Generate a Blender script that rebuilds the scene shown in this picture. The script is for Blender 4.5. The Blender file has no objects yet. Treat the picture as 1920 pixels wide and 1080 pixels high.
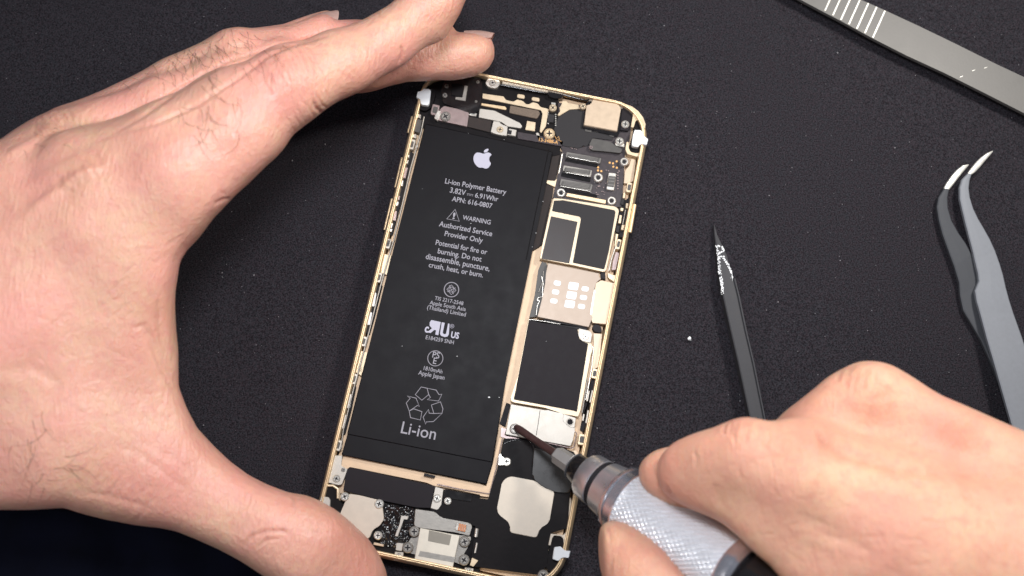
import bpy, bmesh, math, random
import numpy as np
from mathutils import Vector, Matrix, noise
from mathutils.bvhtree import BVHTree
random.seed(7)
S = bpy.context.scene
COL = S.collection
S.unit_settings.system = 'METRIC'; S.unit_settings.scale_length = 0.01     # one unit is one centimetre

# ------------------------------------------------------------------ camera
HF = math.radians(52.0); FPX = 960/math.tan(HF/2)
D, TH, RO = 29.45, 0.2200, -0.0650
CAM = Vector((D*math.sin(TH)*math.sin(RO), -D*math.sin(TH)*math.cos(RO), D*math.cos(TH)))
cz = CAM.normalized(); cx = Vector((0, 1, 0)).cross(cz).normalized(); cy = cz.cross(cx)
cam = bpy.data.cameras.new('camera'); camo = bpy.data.objects.new('camera', cam); COL.objects.link(camo)
camo.matrix_world = Matrix(((cx.x, cy.x, cz.x, CAM.x), (cx.y, cy.y, cz.y, CAM.y), (cx.z, cy.z, cz.z, CAM.z), (0, 0, 0, 1)))
cam.sensor_width = 36; cam.lens = 18/math.tan(HF/2); cam.clip_start = 0.5; cam.clip_end = 400
cam.dof.use_dof = True; cam.dof.focus_distance = D-0.9; cam.dof.aperture_fstop = 0.11
S.camera = camo
# ------------------------------------------------------------------ world, lamps, exposure
W = bpy.data.worlds.new('World'); S.world = W; W.use_nodes = True
bg = W.node_tree.nodes['Background']; bg.inputs[0].default_value = (0.80, 0.86, 1.0, 1); bg.inputs[1].default_value = 0.16
def lamp(name, loc, aim, size, power, col):
    l = bpy.data.lights.new(name, 'AREA'); l.shape = 'DISK'; l.size = size; l.energy = power; l.color = col
    o = bpy.data.objects.new(name, l); COL.objects.link(o); o.location = loc
    o.rotation_euler = (Vector(aim)-Vector(loc)).to_track_quat('-Z', 'Y').to_euler(); return o
lamp('key_lamp', (16.5, 11, 20), (0, 1, 0), 4.0, 5000, (1.0, 0.955, 0.90))
lamp('fill_lamp', (-0.5, 3.0, 26), (-1, 0, 0), 6.0, 4750, (0.93, 0.95, 1.0))
lamp('side_fill', (-17, -9, 21), (-7, -5, 1), 9.0, 1150, (1.0, 0.96, 0.93))  # unseen soft fill, added to brighten the palm from the lower left
S.view_settings.view_transform = 'Standard'; S.view_settings.look = 'None'
S.view_settings.exposure = 0.0; S.view_settings.gamma = 1.0; S.view_settings.use_curve_mapping = False

# ------------------------------------------------------------------ helpers
def P(px, py, z):
    d = cx*((px-960)/FPX) + cy*((540-py)/FPX) - cz
    t = (z-CAM.z)/d.z
    return CAM + d*t
def scl(z):                                   # cm per photo pixel at a height
    return (CAM.z-z)/math.cos(TH)/FPX
def project(V):
    V = V-np.array(CAM); X = V@np.array(cx); Y = V@np.array(cy); Z = -(V@np.array(cz))
    return 960+FPX*X/Z, 540-FPX*Y/Z, Z
def tag(o, label=None, cat=None, group=None, kind=None):
    if label: o['label'] = label
    if cat: o['category'] = cat
    if group: o['group'] = group
    if kind: o['kind'] = kind
    return o
ORG = Vector((0, 0, 0))
def thing(name, loc, label, cat):
    global ORG
    o = bpy.data.objects.new(name, None); COL.objects.link(o); o.location = loc; o.empty_display_size = 0.5
    ORG = Vector(loc); return tag(o, label, cat)
def link_mesh(name, me, mat, parent=None, smooth=False):
    if mat:
        me.materials.clear(); me.materials.append(mat)
    if parent:
        me.transform(Matrix.Translation(-ORG))
    o = bpy.data.objects.new(name, me); COL.objects.link(o)
    if parent: o.parent = parent
    if smooth:
        for p in me.polygons: p.use_smooth = True
    return o
def fillet(pts, r):
    n = len(pts); out = []
    for i in range(n):
        p = np.array(pts[i], float); a = np.array(pts[i-1], float); b = np.array(pts[(i+1) % n], float)
        la = np.linalg.norm(a-p); lb = np.linalg.norm(b-p)
        if la < 1e-6 or lb < 1e-6: continue
        q = min(r, la*.45, lb*.45); s = p+(a-p)/la*q; e = p+(b-p)/lb*q
        for t in (0, .33, .67, 1): out.append(tuple((1-t)**2*s+2*t*(1-t)*p+t*t*e))
    return out
def prism_bm(bm, pts, z1, z0, bev=0.012):
    """pts: photo pixels of the top outline at height z1"""
    vs = [P(x, y, z1) for x, y in pts]
    a = sum(vs[i].x*vs[(i+1) % len(vs)].y-vs[(i+1) % len(vs)].x*vs[i].y for i in range(len(vs)))
    if a < 0: vs.reverse()
    top = [bm.verts.new(v) for v in vs]; bot = [bm.verts.new((v.x, v.y, z0)) for v in vs]
    f = bm.faces.new(top); n = len(vs)
    for i in range(n): bm.faces.new((top[i], bot[i], bot[(i+1) % n], top[(i+1) % n]))
    bm.faces.new(list(reversed(bot)))
    if bev > 0: bmesh.ops.bevel(bm, geom=list(f.edges), offset=bev, segments=1, affect='EDGES', clamp_overlap=True)
def px(reg, pts):
    x0, y0, s = reg
    return [(x0+x/s, y0+y/s) for x, y in pts]
def prism(name, reg, pts, z1, z0, mat, parent, r=2.0, bev=0.012):
    bm = bmesh.new(); q = px(reg, pts) if reg else pts
    if r > 0: q = fillet(q, r)
    prism_bm(bm, q, z1, z0, bev)
    me = bpy.data.meshes.new(name); bm.to_mesh(me); bm.free()
    return link_mesh(name, me, mat, parent)
def prisms(name, reg, plist, z1, z0, mat, parent, r=1.2, bev=0.008):
    return [prism(name, reg, q, z1, z0, mat, parent, r, bev) for q in plist]
def prisms_joined(name, reg, plist, z1, z0, mat, parent, r=1.2, bev=0.008):
    bm = bmesh.new()
    for pts in plist:
        q = px(reg, pts) if reg else pts
        prism_bm(bm, fillet(q, r) if r > 0 else q, z1, z0, bev)
    me = bpy.data.meshes.new(name); bm.to_mesh(me); bm.free()
    return link_mesh(name, me, mat, parent)
def curve_mesh(paths, rad, zflat=1.0, res=1, cyclic=False, radii=None):
    cu = bpy.data.curves.new('tmp', 'CURVE'); cu.dimensions = '3D'; cu.bevel_depth = rad; cu.bevel_resolution = res
    cu.use_fill_caps = True
    for k, pa in enumerate(paths):
        sp = cu.splines.new('POLY'); sp.points.add(len(pa)-1)
        for i, v in enumerate(pa):
            sp.points[i].co = (v[0], v[1], v[2]*(1/zflat), 1)
            if radii: sp.points[i].radius = radii[k][i] if isinstance(radii[0], (list, tuple)) else radii[i]
        sp.use_cyclic_u = cyclic
    ob = bpy.data.objects.new('tmp', cu); COL.objects.link(ob)
    me = bpy.data.meshes.new_from_object(ob); bpy.data.objects.remove(ob); bpy.data.curves.remove(cu)
    if zflat != 1.0: me.transform(Matrix.Diagonal((1, 1, zflat, 1)))
    return me
def tube(name, reg, pts, z, rad, mat, parent, zs=None, cyclic=False):
    q = px(reg, pts) if reg else pts
    pa = [P(x, y, zs[i] if zs else z) for i, (x, y) in enumerate(q)]
    return link_mesh(name, curve_mesh([pa], rad, res=2, cyclic=cyclic), mat, parent, True)
def merge(meshes):
    bm = bmesh.new()
    for m in meshes: bm.from_mesh(m)
    me = bpy.data.meshes.new('m'); bm.to_mesh(me); bm.free()
    for m in meshes: bpy.data.meshes.remove(m)
    return me
def disc_bm(bm, c, r, z1, z0, seg=20, bev=0.012, hole=0.0):
    rings = [(r, z0), (r, z1-bev), (r-bev, z1)]
    if hole > 0: rings += [(hole+bev, z1), (hole, z1-bev), (hole, z0)]
    R = [[bm.verts.new((c[0]+q*math.cos(2*math.pi*i/seg), c[1]+q*math.sin(2*math.pi*i/seg), z)) for i in range(seg)] for q, z in rings]
    for a, b in zip(R, R[1:]):
        for i in range(seg): bm.faces.new((a[i], a[(i+1) % seg], b[(i+1) % seg], b[i]))
    if hole == 0: bm.faces.new(R[-1])
    return R

# ------------------------------------------------------------------ materials
def nodes(m): return m.node_tree.nodes, m.node_tree.links
def mat(name, col, rough=0.5, metal=0.0, spec=0.5, vary=0.08, bump=0.0, bscale=30.0, nscale=6.0, coat=0.0):
    m = bpy.data.materials.new(name); m.use_nodes = True; N, Lk = nodes(m); b = N['Principled BSDF']
    b.inputs['Roughness'].default_value = rough; b.inputs['Metallic'].default_value = metal
    b.inputs['Specular IOR Level'].default_value = spec; b.inputs['Coat Weight'].default_value = coat
    tc = N.new('ShaderNodeTexCoord'); nz = N.new('ShaderNodeTexNoise'); nz.inputs['Scale'].default_value = nscale; nz.inputs['Detail'].default_value = 5
    Lk.new(tc.outputs['Object'], nz.inputs['Vector'])
    mx = N.new('ShaderNodeMix'); mx.data_type = 'RGBA'
    mx.inputs[6].default_value = [c*(1-vary*1.6) for c in col]+[1]; mx.inputs[7].default_value = [min(1, c*(1+vary*1.6)) for c in col]+[1]
    Lk.new(nz.outputs['Fac'], mx.inputs[0]); Lk.new(mx.outputs[2], b.inputs['Base Color'])
    mr = N.new('ShaderNodeMapRange'); mr.inputs[3].default_value = max(0.02, rough-0.08); mr.inputs[4].default_value = min(1, rough+0.10)
    Lk.new(nz.outputs['Fac'], mr.inputs[0]); Lk.new(mr.outputs[0], b.inputs['Roughness'])
    if bump > 0:
        n2 = N.new('ShaderNodeTexNoise'); n2.inputs['Scale'].default_value = bscale; n2.inputs['Detail'].default_value = 3
        Lk.new(tc.outputs['Object'], n2.inputs['Vector'])
        bp = N.new('ShaderNodeBump'); bp.inputs['Strength'].default_value = 1; bp.inputs['Distance'].default_value = bump
        Lk.new(n2.outputs['Fac'], bp.inputs['Height']); Lk.new(bp.outputs[0], b.inputs['Normal'])
    return m
M = {}
M['gold'] = mat('gold anodised aluminium', (0.84, 0.63, 0.39), 0.38, 0.6, bump=0.002)
M['gold_floor'] = mat('matte gold back plate', (0.66, 0.48, 0.32), 0.5, 0.3, vary=0.1, bump=0.002)
M['cream'] = mat('pale gold shield metal', (0.72, 0.58, 0.40), 0.40, 0.5, bump=0.001)
M['silver'] = mat('bright nickel', (0.80, 0.77, 0.70), 0.30, 0.8, vary=0.12, bump=0.003, bscale=12)
M['plate'] = mat('satin silver plate', (0.53, 0.495, 0.44), 0.45, 0.4, vary=0.05, bump=0.0012, bscale=60)
M['beige'] = mat('beige metal plate', (0.60, 0.53, 0.44), 0.5, 0.35, vary=0.08, bump=0.001, bscale=60)
M['tan'] = mat('tan tray metal', (0.41, 0.33, 0.265), 0.48, 0.35, vary=0.08, bump=0.001, bscale=50)
M['peach'] = mat('pale peach can', (0.60, 0.47, 0.34), 0.42, 0.35, vary=0.05, bump=0.001, bscale=60)
M['mauve'] = mat('mauve grey metal', (0.36, 0.28, 0.27), 0.35, 0.6)
M['greymetal'] = mat('dull grey metal', (0.33, 0.31, 0.28), 0.4, 0.7, bump=0.002)
M['white'] = mat('white plastic clip', (0.83, 0.85, 0.86), 0.4, 0.0, vary=0.02)
M['black'] = mat('black flex film', (0.0065, 0.005, 0.0058), 0.5, spec=.13, vary=0.3, bump=0.003, bscale=8)
M['gloss'] = mat('glossy black plastic', (0.012, 0.011, 0.012), 0.13, vary=0.2, spec=0.6)
M['brown'] = mat('dark brown foam', (0.028, 0.020, 0.018), 0.8, vary=0.3)
M['pin'] = mat('dull connector contacts', (0.16, 0.15, 0.14), 0.45, 0.5)
M['fuzz'] = mat('grey brown pad', (0.17, 0.13, 0.10), 0.95, vary=0.35, nscale=40)
M['sheet'] = mat('graphite sheet', (0.028, 0.026, 0.028), 0.6, spec=.25, vary=0.12, bump=0.001)
M['sheet2'] = mat('dark graphite sheet', (0.017, 0.014, 0.017), 0.55, spec=.15, vary=0.15, bump=0.001)
M['chip'] = mat('dark grey connector plastic', (0.07, 0.065, 0.06), 0.5, vary=0.25)
M['pcb'] = mat('dark purple brown board', (0.030, 0.020, 0.024), 0.4, vary=0.35, nscale=12)
M['copper'] = mat('copper winding', (0.62, 0.24, 0.10), 0.35, 0.8)
M['orange'] = mat('orange gold print', (0.75, 0.42, 0.15), 0.5, 0.2)
M['hole'] = mat('dark recess', (0.006, 0.005, 0.008), 0.7)
M['battery'] = mat('black battery wrap', (0.0062, 0.0054, 0.0070), 0.5, vary=0.15, spec=0.15, bump=0.004, bscale=1.6, nscale=2.5)
M['print'] = mat('pale grey print', (0.34, 0.33, 0.37), 0.6, vary=0.05)
M['printw'] = mat('bright grey print', (0.50, 0.49, 0.58), 0.6, vary=0.04)

def cloth_mat():
    m = bpy.data.materials.new('black woven cloth'); m.use_nodes = True; N, Lk = nodes(m); b = N['Principled BSDF']
    b.inputs['Roughness'].default_value = 0.95; b.inputs['Specular IOR Level'].default_value = 0.15
    tc = N.new('ShaderNodeTexCoord')
    n1 = N.new('ShaderNodeTexNoise'); n1.inputs['Scale'].default_value = 26; n1.inputs['Detail'].default_value = 4; n1.inputs['Roughness'].default_value = 0.75
    n2 = N.new('ShaderNodeTexNoise'); n2.inputs['Scale'].default_value = 0.35; n2.inputs['Detail'].default_value = 3
    n3 = N.new('ShaderNodeTexNoise'); n3.inputs['Scale'].default_value = 17; n3.inputs['Detail'].default_value = 2
    w1 = N.new('ShaderNodeTexWave'); w1.inputs['Scale'].default_value = 9; w1.inputs['Distortion'].default_value = 1.4; w1.inputs['Detail'].default_value = 2; w1.inputs['Detail Scale'].default_value = 6
    w2 = N.new('ShaderNodeTexWave'); w2.bands_direction = 'Y'; w2.inputs['Scale'].default_value = 9; w2.inputs['Distortion'].default_value = 1.4; w2.inputs['Detail'].default_value = 2; w2.inputs['Detail Scale'].default_value = 6
    for n in (n1, n2, n3, w1, w2): Lk.new(tc.outputs['Object'], n.inputs['Vector'])
    r = N.new('ShaderNodeValToRGB'); r.color_ramp.elements[0].position = .36; r.color_ramp.elements[1].position = .74
    r.color_ramp.elements[0].color = (0.007, 0.006, 0.008, 1); r.color_ramp.elements[1].color = (0.086, 0.080, 0.092, 1)
    Lk.new(n1.outputs['Fac'], r.inputs[0])
    hue = N.new('ShaderNodeMix'); hue.data_type = 'RGBA'; hue.blend_type = 'MULTIPLY'; hue.inputs[0].default_value = .6
    r2 = N.new('ShaderNodeValToRGB'); r2.color_ramp.elements[0].position = .35; r2.color_ramp.elements[1].position = .65
    r2.color_ramp.elements[0].color = (1.0, .78, .85, 1); r2.color_ramp.elements[1].color = (.82, .95, 1, 1)
    Lk.new(n3.outputs['Fac'], r2.inputs[0]); Lk.new(r.outputs[0], hue.inputs[6]); Lk.new(r2.outputs[0], hue.inputs[7]); Lk.new(hue.outputs[2], b.inputs['Base Color'])
    a = N.new('ShaderNodeMath'); Lk.new(w1.outputs['Fac'], a.inputs[0]); Lk.new(w2.outputs['Fac'], a.inputs[1])
    a2 = N.new('ShaderNodeMath'); Lk.new(a.outputs[0], a2.inputs[0]); Lk.new(n1.outputs['Fac'], a2.inputs[1])
    bp = N.new('ShaderNodeBump'); bp.inputs['Strength'].default_value = .8; bp.inputs['Distance'].default_value = 0.015
    Lk.new(a2.outputs[0], bp.inputs['Height']); Lk.new(bp.outputs[0], b.inputs['Normal'])
    return m
M['cloth'] = cloth_mat()

# ------------------------------------------------------------------ work surface
def work_surface():
    n = 120; L_ = 60.0; bm = bmesh.new(); g = []
    for j in range(n+1):
        row = []
        for i in range(n+1):
            x = -L_/2+L_*i/n; y = -L_/2+L_*j/n
            row.append(bm.verts.new((x, y, -0.03+0.05*noise.noise(Vector((x*.12, y*.12, 3))))))
        g.append(row)
    for j in range(n):
        for i in range(n): bm.faces.new((g[j][i], g[j][i+1], g[j+1][i+1], g[j+1][i]))
    me = bpy.data.meshes.new('cloth'); bm.to_mesh(me); bm.free()
    tag(link_mesh('work_surface', me, M['cloth'], None, True), 'black woven cloth spread flat under the phone and the tools', None, None, 'structure')
work_surface()
def dark_fold():
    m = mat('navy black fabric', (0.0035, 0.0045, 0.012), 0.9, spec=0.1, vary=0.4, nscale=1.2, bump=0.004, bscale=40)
    a = P(-260, 905, .25); b = P(560, 1000, .25)
    bm = bmesh.new(); g = []
    nx, ny = 90, 40
    d = (b-a); per = Vector((d.y, -d.x, 0)).normalized()
    for j in range(ny+1):
        row = []
        for i in range(nx+1):
            p = a+d*(i/nx)+per*(7.0*j/ny)
            u = d.length*i/nx
            h = 0.22+0.16*math.sin(u*1.5+.4*math.sin(j*.14))+0.10*math.sin(u*3.1+1)+.05*noise.noise(Vector((u, j*.1, 0)))
            h *= min(1, (j+.3)/3)
            row.append(bm.verts.new((p.x, p.y, 0.06+h)))
        g.append(row)
    for j in range(ny):
        for i in range(nx): bm.faces.new((g[j][i], g[j][i+1], g[j+1][i+1], g[j+1][i]))
    bmesh.ops.recalc_face_normals(bm, faces=bm.faces)
    me = bpy.data.meshes.new('f'); bm.to_mesh(me); bm.free()
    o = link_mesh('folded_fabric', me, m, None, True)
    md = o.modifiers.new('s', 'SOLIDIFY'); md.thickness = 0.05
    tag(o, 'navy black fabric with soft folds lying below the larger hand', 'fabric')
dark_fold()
def lint():
    m = mat('pale lint', (0.35, 0.34, 0.36), 0.9, vary=0.3, nscale=3)
    bm = bmesh.new(); rnd = random.Random(11)
    for k in range(1100):
        c = P(rnd.uniform(-60, 1980), rnd.uniform(-60, 1140), 0.03)
        r = rnd.choice((.006, .008, .009, .011, .014)) if rnd.random() < .97 else .024
        vs = []
        n = 5; a0 = rnd.random()*6
        for i in range(n):
            rr = r*rnd.uniform(.6, 1.2); vs.append(bm.verts.new((c.x+rr*math.cos(a0+i*6.283/n), c.y+rr*math.sin(a0+i*6.283/n), 0.022)))
        t = bm.verts.new((c.x, c.y, 0.022+r))
        for i in range(n): bm.faces.new((vs[i], vs[(i+1) % n], t))
    me = bpy.data.meshes.new('lint'); bm.to_mesh(me); bm.free()
    tag(link_mesh('lint', me, m), 'fine pale lint and dust scattered over the black cloth', 'lint', None, 'stuff')
lint()
# ------------------------------------------------------------------ the phone
PH = -0.2065; PT = (-2.505, 6.59)
def loc2w(x, y, z):
    c, s = math.cos(PH), math.sin(PH)
    return Vector((PT[0]+x*c-y*s, PT[1]+x*s+y*c, z))
PW, PL = 6.71, 13.81
phone = thing('smartphone', loc2w(PW/2, -PL/2, 0), 'opened gold smartphone without its screen, black battery and circuit parts showing', 'smartphone')
def rrect(ins, r, z, seg=10):
    out = []; r = max(r-ins*.9, .25)
    for (qx, qy, a0) in ((PW-ins-r, -ins-r, 0), (ins+r, -ins-r, 90), (ins+r, -PL+ins+r, 180), (PW-ins-r, -PL+ins+r, 270)):
        for i in range(seg+1):
            a = math.radians(a0+90*i/seg); out.append(loc2w(qx+r*math.cos(a), qy+r*math.sin(a), z))
    return out
def ringmesh(profile, closebottom=True, closetop=False):
    bm = bmesh.new(); R = [[bm.verts.new(v) for v in rrect(i, 1.12, z)] for i, z in profile]; n = len(R[0])
    for a, b in zip(R, R[1:]):
        for i in range(n): bm.faces.new((a[i], a[(i+1) % n], b[(i+1) % n], b[i]))
    if closebottom: bm.faces.new(list(reversed(R[0])))
    if closetop: bm.faces.new(R[-1])
    me = bpy.data.meshes.new('r'); bm.to_mesh(me); bm.free(); return me
fr = link_mesh('frame', ringmesh([(.30, .03), (.12, .10), (.03, .22), (.0, .36), (.02, .50), (.06, .60), (.09, .655), (.100, .662), (.108, .650), (.115, .650), (.122, .688), (.160, .688), (.168, .675), (.172, .34)]), M['gold'], phone, True)
link_mesh('back_plate', ringmesh([(.22, .05), (.22, .33)], True, True), M['gold_floor'], phone)

M['brownsheet'] = mat('brownish film', (0.022, 0.0145, 0.0135), 0.4, vary=.4, nscale=2, spec=.4)
A = (740, 120, 6.0); B = (960, 130, 6.75); C_ = (980, 270, 8.0); D_ = (960, 360, 7.7125); E_ = (960, 480, 7.7125)
F_ = (900, 590, 6.75); G_ = (880, 730, 6.75); H_ = (860, 860, 4.911); I_ = (580, 840, 4.5); J_ = (700, 200, 4.154)
K_ = (610, 440, 4.156); L_ = (580, 650, 4.156)
def pr(name, reg, pts, z1, mt, z0=.3, r=2.0, bev=.01, parent=phone): return prism(name, reg, pts, z1, z0, M[mt], parent, r, bev)

def screw(reg, x, y, rz, z=.60, mt='silver', hole=False, hf=.42):
    (qx, qy), = px(reg, [(x, y)]); r = rz/reg[2]*scl(z); c = P(qx, qy, z)
    bm = bmesh.new()
    disc_bm(bm, c, r, z, z-.12, 22, r*.18, hole=(r*hf if hole else 0))
    me = bpy.data.meshes.new('s'); bm.to_mesh(me); bm.free()
    o = link_mesh('screw_post' if hole else 'screw', me, M[mt], phone)
    bm = bmesh.new()
    if hole:
        disc_bm(bm, c, r*(hf+.01), z-.015, z-.12, 12, .001)
    else:
        a = PH+random.uniform(0, 1.5)
        for k in (0, 1):
            ang = a+k*math.pi/2; ux = Vector((math.cos(ang), math.sin(ang), 0)); uy = Vector((-ux.y, ux.x, 0)); zz = z+.0015+.0015*k
            q = [c+ux*(s*r*.52)+uy*(t*r*.13) for s, t in ((-1, -1), (1, -1), (1, 1), (-1, 1))]
            bm.faces.new([bm.verts.new((v.x, v.y, zz)) for v in q])
        # a thin dark ring where the head meets its dished rim
        for i in range(16):
            a0, a1 = i*2*math.pi/16, (i+1)*2*math.pi/16
            bm.faces.new([bm.verts.new((c.x+q*math.cos(t), c.y+q*math.sin(t), z+.001)) for q, t in ((r*.66, a0), (r*.74, a0), (r*.74, a1), (r*.66, a1))])
    me = bpy.data.meshes.new('s2'); bm.to_mesh(me); bm.free()
    link_mesh('recess', me, M['hole'], o)
    return o
def clip(reg, x, y, w, h, ang=0.0, z=.60, ring='silver', core='chip'):
    """small rounded metal spring clip: open ring with a dark core"""
    a = math.radians(ang)+math.radians(12.5)
    def rect(k):
        out = []
        for sx, sy in ((-1, -1), (1, -1), (1, 1), (-1, 1)):
            u = sx*w/2*k; v = sy*h/2*k; out.append((x+u*math.cos(a)-v*math.sin(a), y+u*math.sin(a)+v*math.cos(a)))
        return out
    o = prism('spring_clip', reg, rect(1), z, .32, M[ring], phone, 2.5, .01)
    prism('clip_core', reg, rect(.60), z+.004, z-.05, M[core], o, 2.0, .004)
    return o

# --- top end
pr('corner_block', None, [(802, 158), (850, 146), (912, 143), (905, 178), (800, 186)], .47, 'black')
pr('flex_cable', None, [(797, 168), (905, 150), (935, 160), (1030, 178), (1046, 186), (1052, 200), (1050, 290), (1030, 294), (905, 272), (842, 250), (796, 243), (786, 226), (788, 190)], .46, 'black')
pr('logic_board', None, [(1046, 192), (1100, 198), (1112, 183), (1176, 198), (1187, 207), (1184, 238), (1180, 262), (1172, 285), (1170, 320), (1166, 388), (1150, 389), (1036, 372), (1043, 340), (1055, 283), (1046, 262)], .47, 'pcb')
pr('cover_tape', B, [(590, 600), (730, 515), (860, 505), (920, 560), (890, 700), (1010, 760), (1290, 820), (1270, 900), (1020, 860), (970, 960), (820, 1000), (620, 960), (530, 760)], .50, 'sheet', .46)
pr('gold_bracket', A, [(990, 330), (1225, 365), (1250, 405), (1340, 425), (1375, 400), (1440, 415), (1480, 455), (1525, 450), (1550, 430), (1610, 445), (1640, 485), (1700, 498), (1735, 508), (1700, 700), (1650, 775), (1632, 762), (1664, 560), (1648, 520), (985, 385)], .50, 'cream', .44, 1.0)
prisms('contact_pad', A, [[(1380, 335), (1465, 348), (1462, 392), (1375, 378)], [(1545, 368), (1632, 382), (1628, 425), (1540, 410)]], .50, .44, M['cream'], phone, 3)
pr('gold_bar', A, [(975, 438), (1240, 478), (1262, 500), (1250, 516), (975, 466)], .50, 'gold', .44, 1)
pr('foam_pad', A, [(1300, 465), (1620, 525), (1635, 560), (1600, 615), (1288, 548)], .51, 'fuzz', .44)
pr('silver_plate', A, [(955, 500), (1120, 525), (1410, 665), (1435, 700), (1420, 722), (1270, 700), (1200, 650), (945, 600)], .54, 'plate', .44, 1.5)
pr('gold_pad', A, [(1490, 638), (1587, 655), (1577, 757), (1468, 740)], .50, 'cream', .44, 1)
pr('contact_pad', A, [(1585, 775), (1618, 768), (1652, 858), (1622, 872)], .50, 'plate', .44, 3)
pr('flex_strip', A, [(838, 590), (1090, 640), (1080, 770), (820, 705)], .52, 'brown', .44, .5)
pr('gold_ledge', A, [(1215, 192), (1720, 292), (1890, 325), (1900, 352), (1720, 322), (1205, 228)], .58, 'greymetal', .35, 1)
tube('coax_cable', A, [(1190, 235), (1400, 275), (1700, 330), (1760, 300), (1880, 340), (2040, 385), (2160, 410), (2190, 380)], .55, .035, M['gloss'], phone)
sc = pr('earpiece_tab', A, [(1015, 215), (1060, 150), (1150, 150), (1192, 215), (1145, 275), (1060, 262)], .60, 'silver', .4, 4)
screw(A, 1102, 210, 44, .625)
screw(A, 1740, 780, 66, .58, 'gold'); screw(A, 1780, 490, 45, .58, 'cream')
prisms('sensor_chip', A, [[(1730, 560), (1800, 572), (1786, 660), (1716, 648)]], .53, .44, M['sheet'], phone, .6)
prisms('solder_pad', A, [[(1722, 540+k*24), (1736, 543+k*24), (1733, 556+k*24), (1719, 553+k*24)] for k in range(6)]+[[(1806, 560+k*24), (1820, 563+k*24), (1817, 576+k*24), (1803, 573+k*24)] for k in range(6)]+[[(1765, 430), (1812, 438), (1808, 462), (1760, 452)]], .52, .44, M['silver'], phone, .3, .003)
cm = pr('front_camera', A, [(560, 170), (960, 150), (985, 250), (968, 500), (900, 560), (830, 545), (545, 440), (520, 300)], .58, 'gloss', .4, 3)
prism('camera_bracket', A, [(785, 240), (822, 246), (797, 417), (680, 397), (686, 368), (765, 380)], .60, .56, M['greymetal'], cm, .8)
prism('camera_step', A, [(640, 215), (770, 235), (750, 370), (640, 352)], .62, .56, M['black'], cm, .8)
for (x, y, r) in ((585, 245, 26), (565, 350, 30), (935, 200, 20), (915, 420, 16)):
    screw(A, x, y, r, .60, 'greymetal')
pr('metal_tab', A, [(830, 560), (925, 555), (915, 590), (840, 575)], .53, 'silver', .44, .8)
w = pr('corner_well', A, [(300, 250), (440, 240), (465, 330), (420, 480), (345, 530), (255, 500), (235, 430)], .60, 'black', .35, 3)
prism('screen_clip', A, [(322, 272), (392, 282), (408, 300), (390, 440), (372, 465), (300, 455), (288, 425), (296, 395), (245, 375), (258, 305), (310, 312)], .72, .5, M['white'], phone, 1.5, .02)
pr('mauve_plate', A, [(555, 472), (822, 530), (838, 548), (815, 705), (640, 665), (480, 630), (500, 520)], .56, 'mauve', .4, 1.5)
clip(A, 455, 515, 85, 120, 0, .57, 'mauve', 'chip')
screw(A, 572, 588, 62, .60, 'greymetal'); pr('shiny_tab', A, [(480, 530), (515, 525), (520, 560), (485, 640), (445, 610)], .61, 'silver', .5, 1)
br = pr('screw_bracket', A, [(1110, 640), (1175, 648), (1200, 680), (1270, 700), (1262, 808), (1200, 800), (1135, 785), (1080, 765)], .58, 'plate', .44, 1.5)
prism('bracket_end', A, [(1285, 725), (1372, 740), (1360, 812), (1268, 795)], .57, .44, M['plate'], phone, 1)
pr('chip_inset', A, [(1275, 738), (1320, 746), (1312, 792), (1268, 784)], .585, 'hole', .5, .8)
screw(A, 1185, 735, 42, .595, 'cream')
pr('battery_connector_strip', A, [(1380, 760), (1600, 800), (1900, 870), (1885, 930), (1380, 840)], .50, 'pcb', .44, 1).name = 'flex_strip'  # dark purple brown strip above the battery edge
# --- top right
pr('camera_housing', B, [(950, 425), (1000, 350), (1060, 345), (1400, 425), (1420, 500), (1360, 800), (1340, 850), (880, 740), (900, 700), (925, 440)], .55, 'gloss', .4, 3)
cam_box = pr('rear_camera', B, [(1022, 380), (1340, 440), (1378, 495), (1332, 785), (908, 705), (945, 450), (1000, 442)], .64, 'peach', .45, 1.5, .02)
prisms('camera_pins', B, [[(920, 745), (1010, 765), (1005, 800), (925, 785)], [(1040, 770), (1095, 782), (1090, 800), (1038, 788)], [(1160, 795), (1215, 805), (1210, 825), (1155, 812)], [(1235, 815), (1300, 830), (1290, 860), (1230, 845)]], .52, .44, M['chip'], phone, .8)
pr('gold_fragment', B, [(640, 400), (692, 400), (702, 425), (842, 450), (862, 500), (730, 508), (592, 592), (575, 570), (612, 530), (598, 480), (618, 470)], .53, 'cream', .44, 1)
screw(B, 900, 465, 42, .62, 'cream'); screw(B, 1435, 692, 54, .60); screw(B, 1362, 908, 58, .60)
pr('metal_tab', B, [(1305, 925), (1420, 940), (1425, 985), (1310, 965)], .56, 'silver', .44, 1)
pr('black_housing', B, [(1400, 470), (1530, 515), (1515, 640), (1495, 720), (1470, 780), (1370, 770), (1385, 600)], .56, 'sheet2', .4, 1)
pr('corner_ledge', B, [(1400, 455), (1480, 482), (1540, 515), (1528, 600), (1505, 730), (1540, 735), (1562, 655), (1600, 632), (1640, 650), (1662, 720), (1684, 745), (1690, 690), (1660, 610), (1600, 530), (1520, 470), (1400, 425)], .62, 'cream', .35, .8)
pr('corner_well', B, [(1580, 645), (1635, 655), (1658, 760), (1660, 990), (1620, 1030), (1585, 1058), (1500, 1040), (1480, 990), (1530, 820), (1555, 700)], .58, 'black', .35, 3)
pr('gold_loop', B, [(1450, 915), (1478, 920), (1478, 1000), (1500, 1045), (1580, 1065), (1630, 1040), (1650, 1060), (1620, 1110), (1560, 1100), (1460, 1070), (1435, 1010)], .61, 'cream', .35, 1)
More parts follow.
